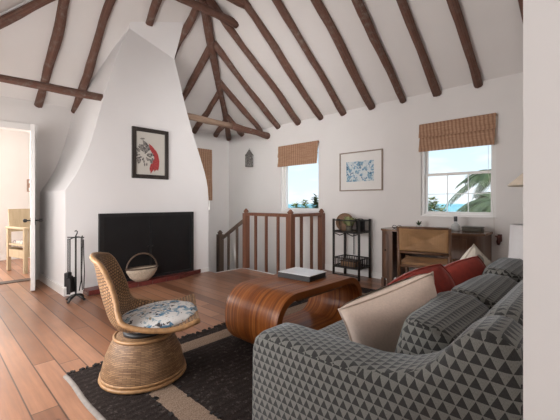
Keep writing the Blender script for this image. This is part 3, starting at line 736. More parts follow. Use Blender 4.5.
def interp(tab, x):
    x = x * (len(tab) - 1); i = min(int(x), len(tab) - 2); f = x - i
    p0 = tab[max(i - 1, 0)]; p1 = tab[i]; p2 = tab[i + 1]; p3 = tab[min(i + 2, len(tab) - 1)]
    return [.5 * (2 * p1[k] + (p2[k] - p0[k]) * f + (2 * p0[k] - 5 * p1[k] + 4 * p2[k] - p3[k]) * f * f + (3 * p1[k] - p0[k] - 3 * p2[k] + p3[k]) * f ** 3) for k in range(len(p1))]
def shell(u, v, off=0):
    y, z, w = interp(CP, v); ey, ez = interp(ED, v); s_ = 2 * u - 1
    q = abs(s_) ** 2.2
    rnd_ = 1 - (.10 * (v > .9) * (v - .9) * 10 * s_ * s_)
    return Vector((s_ * w * (1 - .04 * abs(s_) ** 3), y + ey * q, (z + ez * q - (.03 * s_ * s_ * max(0, (v - .85) / .15)) - (.012 * (1 - s_ * s_) if v < .03 else 0)) + off))
b = MB(); b.grid(lambda u, v: shell(u, v), 24, 44)
for f in b.bm.faces:
    for lp in f.loops: lp[b.uv].uv = (lp[b.uv].uv[0] * .5, lp[b.uv].uv[1] * 1.0)
o = b.build('chair_shell', 'rattan_open', t); md = o.modifiers.new('thick', 'SOLIDIFY'); md.thickness = .016; md.offset = -1
b = MB(); ring = [shell(i / 16, 0) for i in range(17)] + [shell(1, i / 30) for i in range(1, 31)] + [shell(1 - i / 14, 1) for i in range(1, 15)] + [shell(0, 1 - i / 30) for i in range(1, 30)]
b.tube(ring, .015, 8, closed=True); b.build('shell_rim', 'cane', t)
b = MB()
for s_ in (.14, .32, .5, .68, .86): b.tube([shell(s_, .42 + .58 * i / 16) + Vector((0, .006, .002)) for i in range(17)], .0055, 6)
for v_ in (.55, .66, .77, .88): b.tube([shell(i / 12, v_) + Vector((0, .006, 0)) for i in range(13)], .005, 6)
b.build('back_stake', 'cane', t)
tc_ = thing('seat_cushion', 'round floral seat cushion in white blue and grey on the wicker chair', 'cushion', (0, 0, 0))
b = MB(); b.pillow(.48, .46, .085, n=26, pinch=-.02, p=2.2, seed=2, lump=.06)
for v in b.bm.verts:  # round it off
    x, y = v.co.x / .24, v.co.y / .23; r_ = math.hypot(x, y)
    m_ = max(abs(x), abs(y))
    if r_ > 1e-6: v.co.x *= (m_ / r_) ** .8; v.co.y *= (m_ / r_) ** .8
b.build('cushion_body', 'floral', tc_)
b = MB(); b.tube([(.24 * math.cos(2 * PI * i / 40) * .985, .23 * math.sin(2 * PI * i / 40) * .985, 0) for i in range(40)], .006, 6, closed=True); b.build('piping', 'floral', tc_)
fd = Vector((-math.sin(FACE), math.cos(FACE), 0))
tc_.location = Vector((-2.05, .935, .012)) + fd * .085 + Vector((0, 0, .347)); tc_.rotation_euler = (.08, 0, FACE)

# ------------------------------------------------------------------ coffee table and book
TX0, TX1, TY0, TY1, TH = -2.04, -1.50, 1.54, 2.59, .435
t = thing('coffee_table', 'honey brown bentwood coffee table shaped as a hollow rounded loop', 'table', ((TX0 + TX1) / 2, (TY0 + TY1) / 2, .0125))
def loop(L, H, r, n=14):
    pts = []
    for cx, cz, a0 in ((L / 2 - r, H - r, 0), (-L / 2 + r, H - r, PI / 2), (-L / 2 + r, r, PI), (L / 2 - r, r, 1.5 * PI)):
        for i in range(n + 1): a = a0 + PI / 2 * i / n; pts.append((cx + r * math.cos(a), cz + r * math.sin(a)))
    return pts
th_ = .048; Lx = TY1 - TY0; wx = TX1 - TX0
outer = loop(Lx, TH, .195); inner = [(y, z + th_) for y, z in loop(Lx - 2 * th_, TH - 2 * th_, .150)]
b = MB(); n = len(outer)
def ringv(pts, x): return [b.bm.verts.new((x, y, z)) for y, z in pts]
o0, o1, i0, i1 = ringv(outer, -wx / 2), ringv(outer, wx / 2), ringv(inner, -wx / 2), ringv(inner, wx / 2)
for k in range(n):
    k2 = (k + 1) % n
    for q, sm in (((o0[k], o1[k], o1[k2], o0[k2]), True), ((i0[k2], i1[k2], i1[k], i0[k]), True), ((o0[k2], i0[k2], i0[k], o0[k]), False), ((o1[k], i1[k], i1[k2], o1[k2]), False)):
        f = b.bm.faces.new(q); f.smooth = sm
o = b.build('table_loop', 'strip', t); md = o.modifiers.new('edge', 'BEVEL'); md.width = .004; md.segments = 2; md.limit_method = 'ANGLE'; md.angle_limit = 1.0
for x in (-wx / 2 + .06, wx / 2 - .06):
    b = MB(); b.bb((x - .02, -Lx / 2 + .25, TH - .075), (x + .02, Lx / 2 - .25, TH - th_)); b.build('under_rail', 'chairwood', t)
t = thing('book', 'large pale-covered book with black spine lying on the coffee table', 'book', (-1.80, 2.15, .4485), .08)
b = MB(); b.bb((-.155, -.125, 0), (.155, .125, .004)); b.bb((-.159, -.125, 0), (-.155, .125, .044)); b.bb((-.155, -.125, .004), (.152, -.1235, .042)); b.build('book_back', 'bookblack', t)
b = MB(); b.bb((-.153, -.119, .004), (.147, .121, .040)); b.build('page_block', 'bookblack', t)
b = MB(); b.bb((-.155, -.125, .040), (.155, .125, .0455), .001); b.build('book_cover', 'bookwhite', t)

# ------------------------------------------------------------------ sofa
t = thing('sofa', 'grey sofa in woven triangle pattern with its near arm towards the viewer', 'sofa', (0, 0, 0))
SY0, SY1, SXF, SXB = .765, 2.52, -.878, -.10
def soft(mb, a, b2, bev, seg=5): mb.bb(a, b2, bev, seg)
def finish(mb, name, parent=t): mb.smooth(); mb.boxuv(); return mb.build(name, 'fabric', parent)
AZ = .630
def arm(y0):
    pr = [(SXF, .09), (SXF, AZ - .07), (SXF + .012, AZ - .03), (SXF + .04, AZ - .005), (SXF + .09, AZ)]
    pr += [(-.46, AZ + .004), (-.38, AZ + .018), (-.335, AZ + .036), (-.30, AZ + .056), (-.275, AZ + .080), (-.25, AZ + .113), (-.228, AZ + .142), (-.205, AZ + .163), (-.178, AZ + .173), (-.15, AZ + .172), (-.118, AZ + .15), (SXB, AZ + .09), (SXB, .09)]
    c = Vector((sum(p[0] for p in pr) / len(pr), .45)); secs = []; b = MB()
    for q, ins in ((0, .030), (.006, .014), (.016, .004), (.032, 0), (.138, 0), (.154, .004), (.164, .014), (.17, .030)):
        row = []
        for i, (x, z) in enumerate(pr):
            p0, p1 = Vector(pr[i - 1]), Vector(pr[(i + 1) % len(pr)]); tg = (p1 - p0).normalized(); nn = Vector((tg.y, -tg.x))
            row.append(b.bm.verts.new((x + nn.x * ins, y0 + q, z + nn.y * ins)))
        secs.append(row)
    for j in range(len(secs) - 1):
        for i in range(len(pr)): b.bm.faces.new((secs[j][i], secs[j][(i + 1) % len(pr)], secs[j + 1][(i + 1) % len(pr)], secs[j + 1][i]))
    b.bm.faces.new(secs[0][::-1]); b.bm.faces.new(secs[-1]); finish(b, 'arm')
arm(SY0); arm(SY1 - .17)
b = MB(); soft(b, (SXF - .055, SY0 + .172, .10), (SXB - .1, SY1 - .172, .305), .02); finish(b, 'seat_base')
# back frame: plump top roll, swept down to the arm
b = MB(); pr = []
def backprof():
    return [(-.265, .30), (-.26, .55), (-.248, .70), (-.235, .755), (-.21, .79), (-.182, .803), (-.155, .80), (-.125, .78), (-.11, .74), (-.102, .60), (-.10, .12), (-.30, .12)]
bp = backprof(); secs = []
ny = 40
for j in range(ny + 1):
    y = SY0 + .165 + (SY1 - SY0 - .33) * j / ny; e = min(j, ny - j) / 3.0
    k = 1 if e >= 1 else (1 - (1 - e) ** 2) ** .5
    secs.append([b.bm.verts.new((-.17 + (x + .17) * (.72 + .28 * k), y + (0 if 0 < j < ny else (.0)), (z if z < .35 else .35 + (z - .35) * (.92 + .08 * k)))) for x, z in bp])
for j in range(ny):
    for i in range(len(bp)):
        i2 = (i + 1) % len(bp); b.bm.faces.new((secs[j][i], secs[j][i2], secs[j + 1][i2], secs[j + 1][i]))
b.bm.faces.new(secs[0][::-1]); b.bm.faces.new(secs[-1]); finish(b, 'back_frame')
iy0, iy1 = SY0 + .175, SY1 - .175
for i in range(2):
    y0 = iy0 + (iy1 - iy0) * i / 2 + .003; y1 = iy0 + (iy1 - iy0) * (i + 1) / 2 - .003
    b = MB(); soft(b, (SXF - .075, y0, .305), (-.29, y1, .49), .04); finish(b, 'seat_cushion')
cw = (iy1 - iy0) / 3
for i, (dx, dz, tilt, ry_) in enumerate(((0, 0, .30, .07), (.01, .0, .24, -.06), (.01, .02, .22, .03))):
    y = iy0 + cw * (i + .5)
    b = MB(); m = T((-.385 + dx, y, .585 + dz)) @ rz_(ry_) @ ry(tilt) @ Matrix(((0, 0, 1, 0), (1, 0, 0, 0), (0, 1, 0, 0), (0, 0, 0, 1)))
    b.pillow(cw * .99, .28, .19, m, 24, .0, 9.0, i, .025); finish(b, 'back_cushion')
for x in (SXF + .06, SXB - .09):
    for y in (SY0 + .07, SY1 - .07):
        b = MB(); b.cyl((x, y, .0125), (x, y, .10), .022, 12, .03); b.build('leg', 'deskdark', t)

# scatter pillows: normal (local z) then tilt
def pillow(name, label, c, yaw, tilt, w, h, th, mat, mat_back=None, roll=0, seed=1, p=2.6, pinch=.07, rounded=0):
    t = thing(name, label, 'pillow', c, yaw)     # local: x across, y = facing direction, z up
    B = rx(tilt) @ ry(roll) @ Matrix(((1, 0, 0, 0), (0, 0, 1, 0), (0, 1, 0, 0), (0, 0, 0, 1)))
    def rd(x, y):
        x, y = 2 * x / w, 2 * y / h; r_ = math.hypot(x, y); k = (max(abs(x), abs(y)) / r_) ** rounded if r_ > 1e-6 else 1
        return x * k * w / 2, y * k * h / 2
    b = MB(); b.pillow(w, h, th, None, 22, pinch, p, seed, .04)
    for v in b.bm.verts: v.co.x, v.co.y = rd(v.co.x, v.co.y)
    bmesh.ops.transform(b.bm, matrix=B, verts=b.bm.verts); b.build('pillow_cover', mat, t)
    if mat_back:
        b = MB()
        b.grid(lambda u, v: Vector(((u - .5) * w * .93, (v - .5) * h * .93, th / 2 * max(0, (1 - abs(2 * u - 1) ** p * .8) * (1 - abs(2 * v - 1) ** p * .8)) ** .5 + .004)), 14, 14)
        bmesh.ops.transform(b.bm, matrix=B, verts=b.bm.verts); b.build('printed_face', mat_back, t)
    b = MB(); k = 40; pts = []
    for i in range(k):
        a = i / k * 4; sd = int(a); f = 2 * (a - sd) - 1
        kx = 1 - pinch * (1 - f * f)
        pts.append({0: (f * w / 2, -h / 2 * kx), 1: (w / 2 * kx, f * h / 2), 2: (-f * w / 2, h / 2 * kx), 3: (-w / 2 * kx, -f * h / 2)}[sd])
    b.tube([B @ Vector((*rd(x, y), 0)) for x, y in pts], .004, 6, closed=True); b.build('piping', mat, t)
    return t
pillow('throw_pillow', 'plain beige linen pillow leaning in the near corner of the sofa', (-.565, 1.205, .615), math.radians(54), .26, .37, .285, .16, 'linen', 'zigzag', roll=-.36, p=3.4)
pillow('throw_pillow', 'rust red velvet pillow directly behind the beige linen pillow', (-.60, 1.52, .618), math.radians(50), .22, .36, .30, .14, 'red', p=2.2, pinch=.0, seed=4, roll=-.45, rounded=.55)
pillow('throw_pillow', 'rust red velvet pillow farther back, beside the cream patterned pillow', (-.555, 1.92, .610), math.radians(52), .24, .36, .30, .14, 'red', p=2.2, pinch=.0, seed=6, roll=-.45, rounded=.5)
pillow('throw_pillow', 'cream patterned pillow standing on point at the far end of the sofa', (-.55, 2.17, .625), math.radians(60), .24, .30, .30, .12, 'printed', roll=.6, seed=8)

# ------------------------------------------------------------------ bar cart
t = thing('bar_cart', 'black rattan drinks stand with two galleried shelves against the white wall', 'bar cart', (-2.60, 4.19, 0))
hx_, hy_ = .205, .145
for x in (-hx_, hx_):
    for y in (-hy_, hy_):
        b = MB(); b.tube([(x, y, 0), (x, y, .40), (x, y, .83)], .017, 8); b.build('post', 'blackcane', t)
for z in (.645, .155):
    b = MB(); b.bb((-hx_, -hy_, z - .012), (hx_, hy_, z), .003); o = b.build('shelf', 'blackcane', t)
    b = MB()
    for zz in ((z + .165, z + .012) if z > .5 else (z + .125, z + .012)): b.tube([(-hx_, -hy_, zz), (hx_, -hy_, zz), (hx_, hy_, zz), (-hx_, hy_, zz)], .009, 7, closed=True)
    b.build('gallery_rail', 'blackcane', o)
    top = z + (.165 if z > .5 else .125)
    spots = [(-hx_ + 2 * hx_ * i / 10, y) for i in range(1, 10) for y in (-hy_, hy_) if z < .5 or i in (3, 7)] + [(x, -hy_ + 2 * hy_ * i / 6) for i in range(1, 6) for x in (-hx_, hx_) if z < .5 or i == 3]
    for x, y in spots: b = MB(); b.cyl((x, y, z), (x, y, top), .005, 6); b.build('gallery_spindle', 'blackcane', o)
for pts in ([(-hx_, -hy_ - .006, .05), (hx_, -hy_ - .006, .05)], [(-.05, hy_, .63), (-.05, hy_, .3)], [(-.20, -hy_, .63), (-.10, -hy_, .60), (-.02, -hy_, .63)], [(.20, -hy_, .63), (.10, -hy_, .60), (.02, -hy_, .63)]):
    b = MB(); b.tube(pts, .007, 6); b.build('brace', 'blackcane', t)
t = thing('woven_tray', 'round brown woven tray standing upright at left on the drinks stand', 'tray', (-2.735, 4.22, .648))
b = MB(); b.lathe([(0, -.012), (.10, -.012), (.125, -.018), (.125, .006), (.10, 0), (0, 0)], n=28); bmesh.ops.transform(b.bm, matrix=T((0, 0, .126)) @ rz_(.35) @ rx(PI / 2 - .12), verts=b.bm.verts); b.build('woven_disc', 'basketwood', t)
b = MB(); b.tube([(Matrix.Translation((0, 0, .126)) @ rz_(.35) @ rx(PI / 2 - .12)) @ Vector((.125 * math.cos(2 * PI * i / 28), .125 * math.sin(2 * PI * i / 28), -.006)) for i in range(28)], .008, 6, closed=True); b.build('rim', 'basketwood', t)
t = thing('potted_plant', 'pale green leafy plant in a pot in middle of the drinks stand', 'plant', (-2.60, 4.13, .648))
b = MB(); b.lathe([(0, 0), (.038, 0), (.05, .08), (.046, .08), (.036, .012), (0, .012)], n=20); b.build('pot', 'boxgrey', t)
b = MB(); rnd = random.Random(11)
def leaf(mb, o, d, L, w, curl=.25):
    d = Vector(d).normalized(); s_ = d.cross(Vector((0, 0, 1))); s_ = (s_ if s_.length > .01 else Vector((1, 0, 0))).normalized(); u = s_.cross(d)
    o = Vector(o); rows = []
    for i in range(5):
        q = i / 4; ww = w * math.sin(PI * (.08 + .9 * q)) ; c = o + d * L * q - Vector((0, 0, 1)) * curl * L * q * q
        rows.append((mb.bm.verts.new(c - s_ * ww + u * ww * .3), mb.bm.verts.new(c), mb.bm.verts.new(c + s_ * ww + u * ww * .3)))
    for i in range(4):
        for k in range(2):
            f = mb.bm.faces.new((rows[i][k], rows[i][k + 1], rows[i + 1][k + 1], rows[i + 1][k])); f.smooth = True
for i in range(70):
    a = rnd.uniform(0, 2 * PI); e = rnd.uniform(.15, 1.5); r_ = .05 * rnd.random()
    leaf(b, (r_ * math.cos(a), r_ * .6 * math.sin(a), .085), (math.cos(a) * math.cos(e), .5 * math.sin(a) * math.cos(e), math.sin(e) + .55), rnd.uniform(.10, .185), .026)
b.build('foliage', 'leaf', t, normals=False)
t = thing('ice_bucket', 'dark round bucket at right end on the drinks stand', 'bucket', (-2.478, 4.22, .648))
b = MB(); b.lathe([(0, 0), (.052, 0), (.066, .155), (.070, .16), (.060, .16), (.048, .012), (0, .012)], n=24); b.build('bucket_body', 'black', t)
b = MB(); b.tube([(.064 * math.cos(a), 0, .155 + .03 * math.sin(a)) for a in [PI * i / 12 for i in range(13)]], .004, 6); b.build('bail_handle', 'iron', t)
t = thing('tray_box', 'low dark woven box on lower shelf of the drinks stand', 'box', (-2.62, 4.19, .157))
b = MB(); b.bb((-.12, -.08, 0), (.12, .08, .07), .008); b.build('box_body', 'basketwood', t)
b = MB(); b.bb((-.124, -.084, .07), (.124, .084, .085), .005); b.build('lid', 'deskdark', t)

# ------------------------------------------------------------------ desk and what stands on it
t = thing('writing_desk', 'brown kneehole desk with curved end cabinets below the wide window', 'desk', (-1.475, 4.12, 0))
dw, d0, d1, dz = .575, -.235, .245, .735     # half width, front, back, top height
def bowed(x0, x1, y0, y1, r, z0, z1, mb, left):
    pts = [(x0, y0), (x1, y0), (x1, y1), (x0, y1)]
    cx, cy = (x0 + r, y0 + r) if left else (x1 - r, y0 + r)
    arc = [(cx + r * math.cos(a), cy + r * math.sin(a)) for a in ([PI + PI / 2 * i / 8 for i in range(9)] if left else [1.5 * PI + PI / 2 * i / 8 for i in range(9)])]
    poly = arc + [(x1, y0), (x1, y1), (x0, y1)] if left else [(x0, y0)] + arc + [(x1, y1), (x0, y1)]
    mb.prism([(x, y, z0) for x, y in poly], (0, 0, z1 - z0)); return mb
b = MB(); r_ = .14
pl = [(-dw + r_ + r_ * math.cos(a), d0 + r_ + r_ * math.sin(a)) for a in [PI + PI / 2 * i / 8 for i in range(9)]] + [(dw - r_ + r_ * math.cos(a), d0 + r_ + r_ * math.sin(a)) for a in [1.5 * PI + PI / 2 * i / 8 for i in range(9)]] + [(dw, d1), (-dw, d1)]
b.prism([(x, y, dz - .022) for x, y in pl], (0, 0, .022)); o = b.build('desk_top', 'desktop', t)
for left in (True, False):
    x0, x1 = (-dw + .012, -dw + .165) if left else (dw - .43, dw - .012)
    b = MB(); bowed(x0, x1, d0 + .012, d1 - .005, .13, .13, dz - .022, b, left); o = b.build('cabinet', 'deskwood', t)
    b = MB(); xa, xb = (x0 + .10, x1 - .02) if left else (x0 + .02, x1 - .13)
    b.bb((xa, d0 + .004, .17), (xb, d0 + .012, dz - .06), .002); o2 = b.build('cabinet_door', 'deskwood', o)
    b = MB(); b.lathe([(0, -.012), (.009, -.006), (.009, .006), (0, .012)], ((xb - .03) if left else xa + .03, d0 - .006, .48), 10); b.build('door_knob', 'black', o2)
    for x in (x0 + .06, x1 - .025):
        for y in (d0 + .035, d1 - .035):
            b = MB(); b.bb((x - .02, y - .02, 0), (x + .02, y + .02, .135)); b.build('desk_leg', 'deskwood', t)
b = MB(); b.bb((-dw + .165, d0 + .005, 0), (-dw + .20, d0 + .045, dz - .022)); b.build('desk_leg', 'chairwood', t)
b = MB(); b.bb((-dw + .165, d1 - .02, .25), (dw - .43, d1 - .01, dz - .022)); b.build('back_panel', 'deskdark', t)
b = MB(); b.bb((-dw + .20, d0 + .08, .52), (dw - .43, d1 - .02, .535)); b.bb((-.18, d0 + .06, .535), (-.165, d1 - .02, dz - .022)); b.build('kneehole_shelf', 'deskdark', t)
b = MB(); b.bb((-.16, d0 + .02, .60), (dw - .435, d0 + .04, dz - .03), .003); o = b.build('drawer', 'deskwood', t)
b = MB(); b.lathe([(0, -.012), (.009, -.006), (.009, .006), (0, .012)], (-.01, d0 + .012, .65), 10); b.build('drawer_knob', 'black', o)

DZ = dz + .001
t = thing('small_plant', 'tiny dark green potted plant on the desk behind the chair back', 'plant', (-1.66, 4.22, DZ))
b = MB(); b.lathe([(0, 0), (.028, 0), (.036, .045), (.032, .045), (0, .03)], n=16); b.build('pot', 'ceramic', t)
b = MB(); rnd = random.Random(2)
for i in range(16): a = rnd.uniform(0, 6.3); leaf(b, (0, 0, .035), (math.cos(a), math.sin(a), rnd.uniform(.6, 2.2)), rnd.uniform(.05, .10), .009, .2)
b.build('foliage', 'leafdark', t, normals=False)
t = thing('spectacles', 'small folded dark spectacles on left part of the desk top', 'spectacles', (-1.87, 4.06, DZ), .3)
b = MB()
for s_ in (-1, 1): b.tube([(s_ * .03 + .024 * math.cos(2 * PI * i / 16), 0, .022 + .018 * math.sin(2 * PI * i / 16)) for i in range(16)], .0035, 6, closed=True)
b.tube([(-.007, 0, .026), (.007, 0, .026)], .003, 6); b.build('eye_rims', 'iron', t)
b = MB(); b.tube([(-.054, 0, .026), (-.05, .05, .008), (.04, .06, .004)], .003, 6); b.tube([(.054, 0, .026), (.05, .04, .010), (-.04, .05, .008)], .003, 6); b.build('temple_arm', 'iron', t)
t = thing('paper_stack', 'loose white papers stacked on the desk just left of the bottle', 'paper', (-1.36, 4.18, DZ), .15)
b = MB()
for i in range(5): b.box((0, 0, .003 + .006 * i), (.15, .20, .005), .06 * (i - 2))
b.build('sheets', 'paper', t)
t = thing('glass_bottle', 'pale squat glass bottle with dark stopper on desk below the wide window', 'bottle', (-1.235, 4.20, DZ))
b = MB(); b.lathe([(0, 0), (.04, 0), (.044, .01), (.044, .05), (.036, .075), (.016, .088), (.014, .11), (0, .11)], n=24); b.build('bottle_body', 'clear', t)
b = MB(); b.bb((-.016, -.016, .108), (.016, .016, .165), .004); b.build('stopper', 'black', t)
t = thing('storage_box', 'low olive grey box with rounded ends at right end of the desk', 'box', (-1.055, 4.19, DZ), .02)
b = MB(); b.bb((-.10, -.06, 0), (.10, .06, .042), .012, 3); b.build('box_body', 'boxgrey', t)
b = MB(); b.bb((-.103, -.063, .042), (.103, .063, .058), .007, 3); b.build('lid', 'boxgrey', t)

# desk chair, seen from behind
t = thing('desk_chair', 'wooden chair with tan woven seat and back drawn up to the desk', 'chair', (-1.33, 3.58, .0135), .22)
w_, f_, k_ = .235, .22, -.20      # half width, front, back
for s_ in (-1, 1):
    b = MB(); b.tube([(s_ * (w_ - .005), k_, 0), (s_ * (w_ - .005), k_, .44), (s_ * (w_ - .005), k_ - .03, .80)], [.017, .02, .017], 10); b.build('back_post', 'chairwood', t)
    b = MB(); b.tube([(s_ * w_, f_, 0), (s_ * w_, f_, .455)], [.015, .019], 10); b.build('leg', 'chairwood', t)
    b = MB(); b.cyl((s_ * w_, k_, .41), (s_ * w_, f_, .41), .014); b.cyl((s_ * w_, k_, .20), (s_ * w_, f_, .20), .010); b.build('side_rail', 'chairwood', t)
for y, z, q in ((f_, .41, .014), (k_, .41, .014), (f_, .15, .010), (k_, .24, .010)): b = MB(); b.cyl((-w_, y, z), (w_, y, z), q); b.build('stretcher', 'chairwood', t)
def envelope(u, v): return 1 - max(abs(2 * u - 1), abs(2 * v - 1))      # four facets meeting in an X, as woven rush does
b = MB(); b.grid(lambda u, v: Vector(((u - .5) * 2 * (w_ - .005), k_ + .02 + v * (f_ - k_ - .0), .445 - .022 * envelope(u, v))), 16, 16)
def rush_uv(b, w, h):
    for f in b.bm.faces:
        cu = sum(lp[b.uv].uv[0] for lp in f.loops) / 4; cv = sum(lp[b.uv].uv[1] for lp in f.loops) / 4
        for lp in f.loops: u, v = lp[b.uv].uv; lp[b.uv].uv = (u * w, v * h) if abs(cv - .5) >= abs(cu - .5) else (v * h, u * w)
rush_uv(b, .47, .42)
o = b.build('woven_seat', 'rush', t); md = o.modifiers.new('thick', 'SOLIDIFY'); md.thickness = .03
b = MB(); b.grid(lambda u, v: Vector(((u - .5) * 2 * (w_ - .012), k_ - .022 - .018 * v + .022 * envelope(u, v), .565 + v * .225)), 16, 16)
rush_uv(b, .45, .225)
o = b.build('woven_back', 'rush', t); md = o.modifiers.new('thick', 'SOLIDIFY'); md.thickness = .026; md.offset = 0
b = MB(); b.tube([(-w_ + .01, k_ - .02, .55), (0, k_ - .035, .55), (w_ - .01, k_ - .02, .55)], .012, 8); b.tube([(-w_ + .01, k_ - .03, .795), (0, k_ - .05, .798), (w_ - .01, k_ - .03, .795)], .013, 8); b.build('back_rail', 'chairwood', t)

# ------------------------------------------------------------------ lamps behind the sofa
t = thing('side_table', 'small square wooden table behind far end of the sofa carrying the lamp', 'table', (-.36, 2.98, 0))
b = MB(); b.bb((-.19, -.19, .50), (.19, .19, .525), .004); b.build('table_top', 'deskwood', t)
for x in (-.165, .165):
    for y in (-.165, .165):
        b = MB(); b.bb((x - .018, y - .018, 0), (x + .018, y + .018, .50)); b.build('leg', 'deskwood', t)
t = thing('table_lamp', 'white drum-shaded table lamp partly hidden by white wall end', 'lamp', (-.36, 2.98, .526))
b = MB(); b.lathe([(0, 0), (.065, 0), (.065, .012), (.03, .03), (.045, .07), (.03, .12), (.012, .14), (.012, .19), (0, .19)], n=24); b.build('lamp_base', 'ceramic', t)
b = MB(); b.lathe([(.155, .09), (.143, .375), (.139, .375), (.151, .09)], n=36); b.build('lamp_shade', 'shade', t)
b = MB(); b.cyl((0, 0, .18), (0, 0, .34), .008, 8)
for j in range(3): b.cyl((0, 0, .34), (.141 * math.cos(2.1 * j), .141 * math.sin(2.1 * j), .35), .003, 6)
b.build('shade_carrier', 'iron', t)
t = thing('wall_lamp', 'shallow cream conical lamp shade jutting from behind the white wall end', 'lamp', (-.075, 2.2, 1.15))
b = MB(); b.lathe([(.145, 0), (.08, .062), (.022, .112), (.02, .108), (.078, .057), (.142, -.003)], (-.165, 0, 0), 36); b.build('lamp_shade', 'shade2', t)
b = MB(); b.tube([(-.165, 0, .06), (-.165, 0, .14), (-.10, 0, .17), (-.01, 0, .15)], .008, 8); b.bb((-.016, -.04, .12), (0, .04, .22), .004); b.build('lamp_arm', 'iron', t)

# ------------------------------------------------------------------ far room chair
t = thing('armchair', 'pale limewood armchair with patterned seat in the bright room beyond the door', 'chair', (-6.55, 1.22, 0), math.radians(14))
for x in (-.26, .26):
    for y in (-.25, .25):
        b = MB(); b.bb((x - .024, y - .024, 0), (x + .024, y + .024, .66 if x < 0 or True else .6), .004); b.build('leg', 'palewood', t)
for y in (-.25, .25):
    b = MB(); b.bb((-.30, y - .035, .655), (.30, y + .035, .685), .006); b.build('armrest', 'palewood', t)
    b = MB(); b.bb((-.24, y - .012, .22), (.24, y + .012, .34)); b.bb((-.24, y - .012, .40), (.24, y + .012, .43)); b.build('side_rail', 'palewood', t)
for x in (-.26, .26):
    b = MB(); b.bb((x - .012, -.24, .24), (x + .012, .24, .36)); b.build('seat_rail', 'palewood', t)
b = MB()
for i in range(5): b.bb((.25, -.2 + .1 * i - .01, .36), (.27, -.2 + .1 * i + .01, .66))
b.bb((.24, -.25, .655), (.28, .25, .69)); b.build('lattice_panel', 'palewood', t)
b = MB(); b.box((-.27, 0, .78), (.03, .50, .36), ry(-.15), .01); b.build('backrest', 'palewood', t)
b = MB(); b.bb((-.23, -.22, .36), (.23, .22, .47), .03, 4); b.build('seat_pad', 'cushion_pat', t)

# ------------------------------------------------------------------ outdoors
b = MB(); b.bb((-900, 30, -6.2), (900, 1800, -6)); o = b.build('sea', 'sea'); struct(o)
b = MB(); b.bb((-60, YB + .3, -3.3), (60, 34, -3)); o = b.build('ground', 'sand'); struct(o)
def bush(name, label, c, rx_, rz0, n, mat, seed, group, L=.22):
    t = thing(name, label, 'shrub', c, 0, group)
    rnd = random.Random(seed); b = MB()
    for i in range(n):
        a = rnd.uniform(0, 2 * PI); e = rnd.uniform(-.3, 1.5); q = rnd.uniform(.55, 1)
        p = Vector((rx_ * q * math.cos(a) * math.cos(e), rx_ * .7 * q * math.sin(a) * math.cos(e), rz0 * .45 + rz0 * .55 * q * math.sin(e)))
        leaf(b, p, (math.cos(a) + rnd.uniform(-.6, .6), math.sin(a) + rnd.uniform(-.6, .6), rnd.uniform(.1, 1.2)), L * rnd.uniform(.6, 1.2), L * .22, .3)
    b.build('foliage', mat, t, normals=False)
    b = MB()
    for i in range(6): a = i * 1.05; b.tube([(0, 0, 0), (rx_ * .3 * math.cos(a), rx_ * .2 * math.sin(a), rz0 * .35), (rx_ * .6 * math.cos(a), rx_ * .4 * math.sin(a), rz0 * .75)], [.05, .035, .012], 6)
    b.build('stem', 'bark', t)
def outp(u, v, Y):
    k = (u - 280) / 340.; X = (k * .723 * Y - .691 * Y) / (.723 + k * .691); d = -.691 * X + .723 * Y
    return X, Y, 1.06 - (v - 202.5) / 340 * d
def shrub(u, v_top, Y, halfw_px, mat, seed, label, group, n=500):
    x, y, z = outp(u, v_top, Y); d = -.691 * x + .723 * y; px = d / 340
    bush('shrub', label, (x, y, -3), halfw_px * px, z + 3, n, mat, seed, group, .30)
shrub(295, 203, 16, 8, 'scrub', 1, 'yellow-green shrub at lower left in the narrow window', 'shrubs outside the narrow window')
shrub(305, 200, 18, 7, 'scrub', 2, 'yellow-green shrub in the middle of the narrow window', 'shrubs outside the narrow window')
shrub(316, 194, 15, 6, 'scrubdark', 3, 'tall dark shrub at right edge of the narrow window', 'shrubs outside the narrow window')
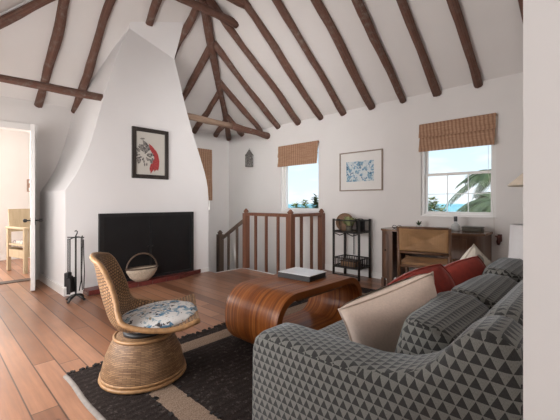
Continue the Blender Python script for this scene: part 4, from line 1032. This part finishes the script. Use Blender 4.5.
shrub(432, 197, 17, 8, 'scrub', 4, 'dune shrub at lower left in the wide window', 'shrubs outside the wide window')
shrub(443, 206, 15, 7, 'scrub', 5, 'low shrub beside the dune shrub in the wide window', 'shrubs outside the wide window', 300)
shrub(487, 204, 14, 12, 'scrubdark', 6, 'dark bushy shrub below the palms at lower right in the wide window', 'shrubs outside the wide window')
def palm(label, c, crown_z, nf, L, seed):
    t = thing('palm_tree', label, 'palm tree', (c[0], c[1], -3), 0, 'palms outside the wide window')
    h = crown_z + 3; b = MB(); b.tube([(.15 * (i / 8) ** 2 - .15, 0, h * i / 8) for i in range(9)], [.14 - .04 * i / 8 for i in range(9)], 10); b.build('trunk', 'bark', t)
    rnd = random.Random(seed)
    for i in range(nf):
        a = 2 * PI * i / nf + rnd.uniform(-.2, .2); e = rnd.uniform(-.1, .75); l_ = L * rnd.uniform(.85, 1.15)
        dr = Vector((math.cos(a) * math.cos(e), math.sin(a) * math.cos(e), math.sin(e))); sd = dr.cross(Vector((0, 0, 1))).normalized()
        pts = [Vector((0, 0, h)) + dr * l_ * q / 12 - Vector((0, 0, 1)) * l_ * .62 * (q / 12) ** 2.2 for q in range(13)]
        f = MB(); f.tube(pts, [.022 - .0012 * q for q in range(13)], 5)
        for q in range(1, 13):
            for k in range(2):
                p = pts[q - 1].lerp(pts[q], k * .5 + .25); tg = (pts[q] - pts[q - 1]).normalized(); ll = l_ * .30 * math.sin(PI * (.12 + .80 * q / 13))
                for s_ in (-1, 1):
                    tip = p + (sd * s_ * .8 + tg * .75).normalized() * ll - Vector((0, 0, .35 * ll)); wv = tg * .045
                    mid = p.lerp(tip, .5) + Vector((0, 0, .06 * ll))
                    f.poly([tuple(p - wv), tuple(mid - wv), tuple(tip), tuple(mid + wv), tuple(p + wv)])
        f.build('frond', 'palm', t, normals=False)
p = outp(499, 174, 17); palm('taller palm tree with drooping fronds at right in the wide window', p, p[2], 17, 1.9, 4)
p = outp(497, 200, 10.5); palm('lower palm tree with fronds near the sill at right in the wide window', p, p[2], 17, 1.2, 9)
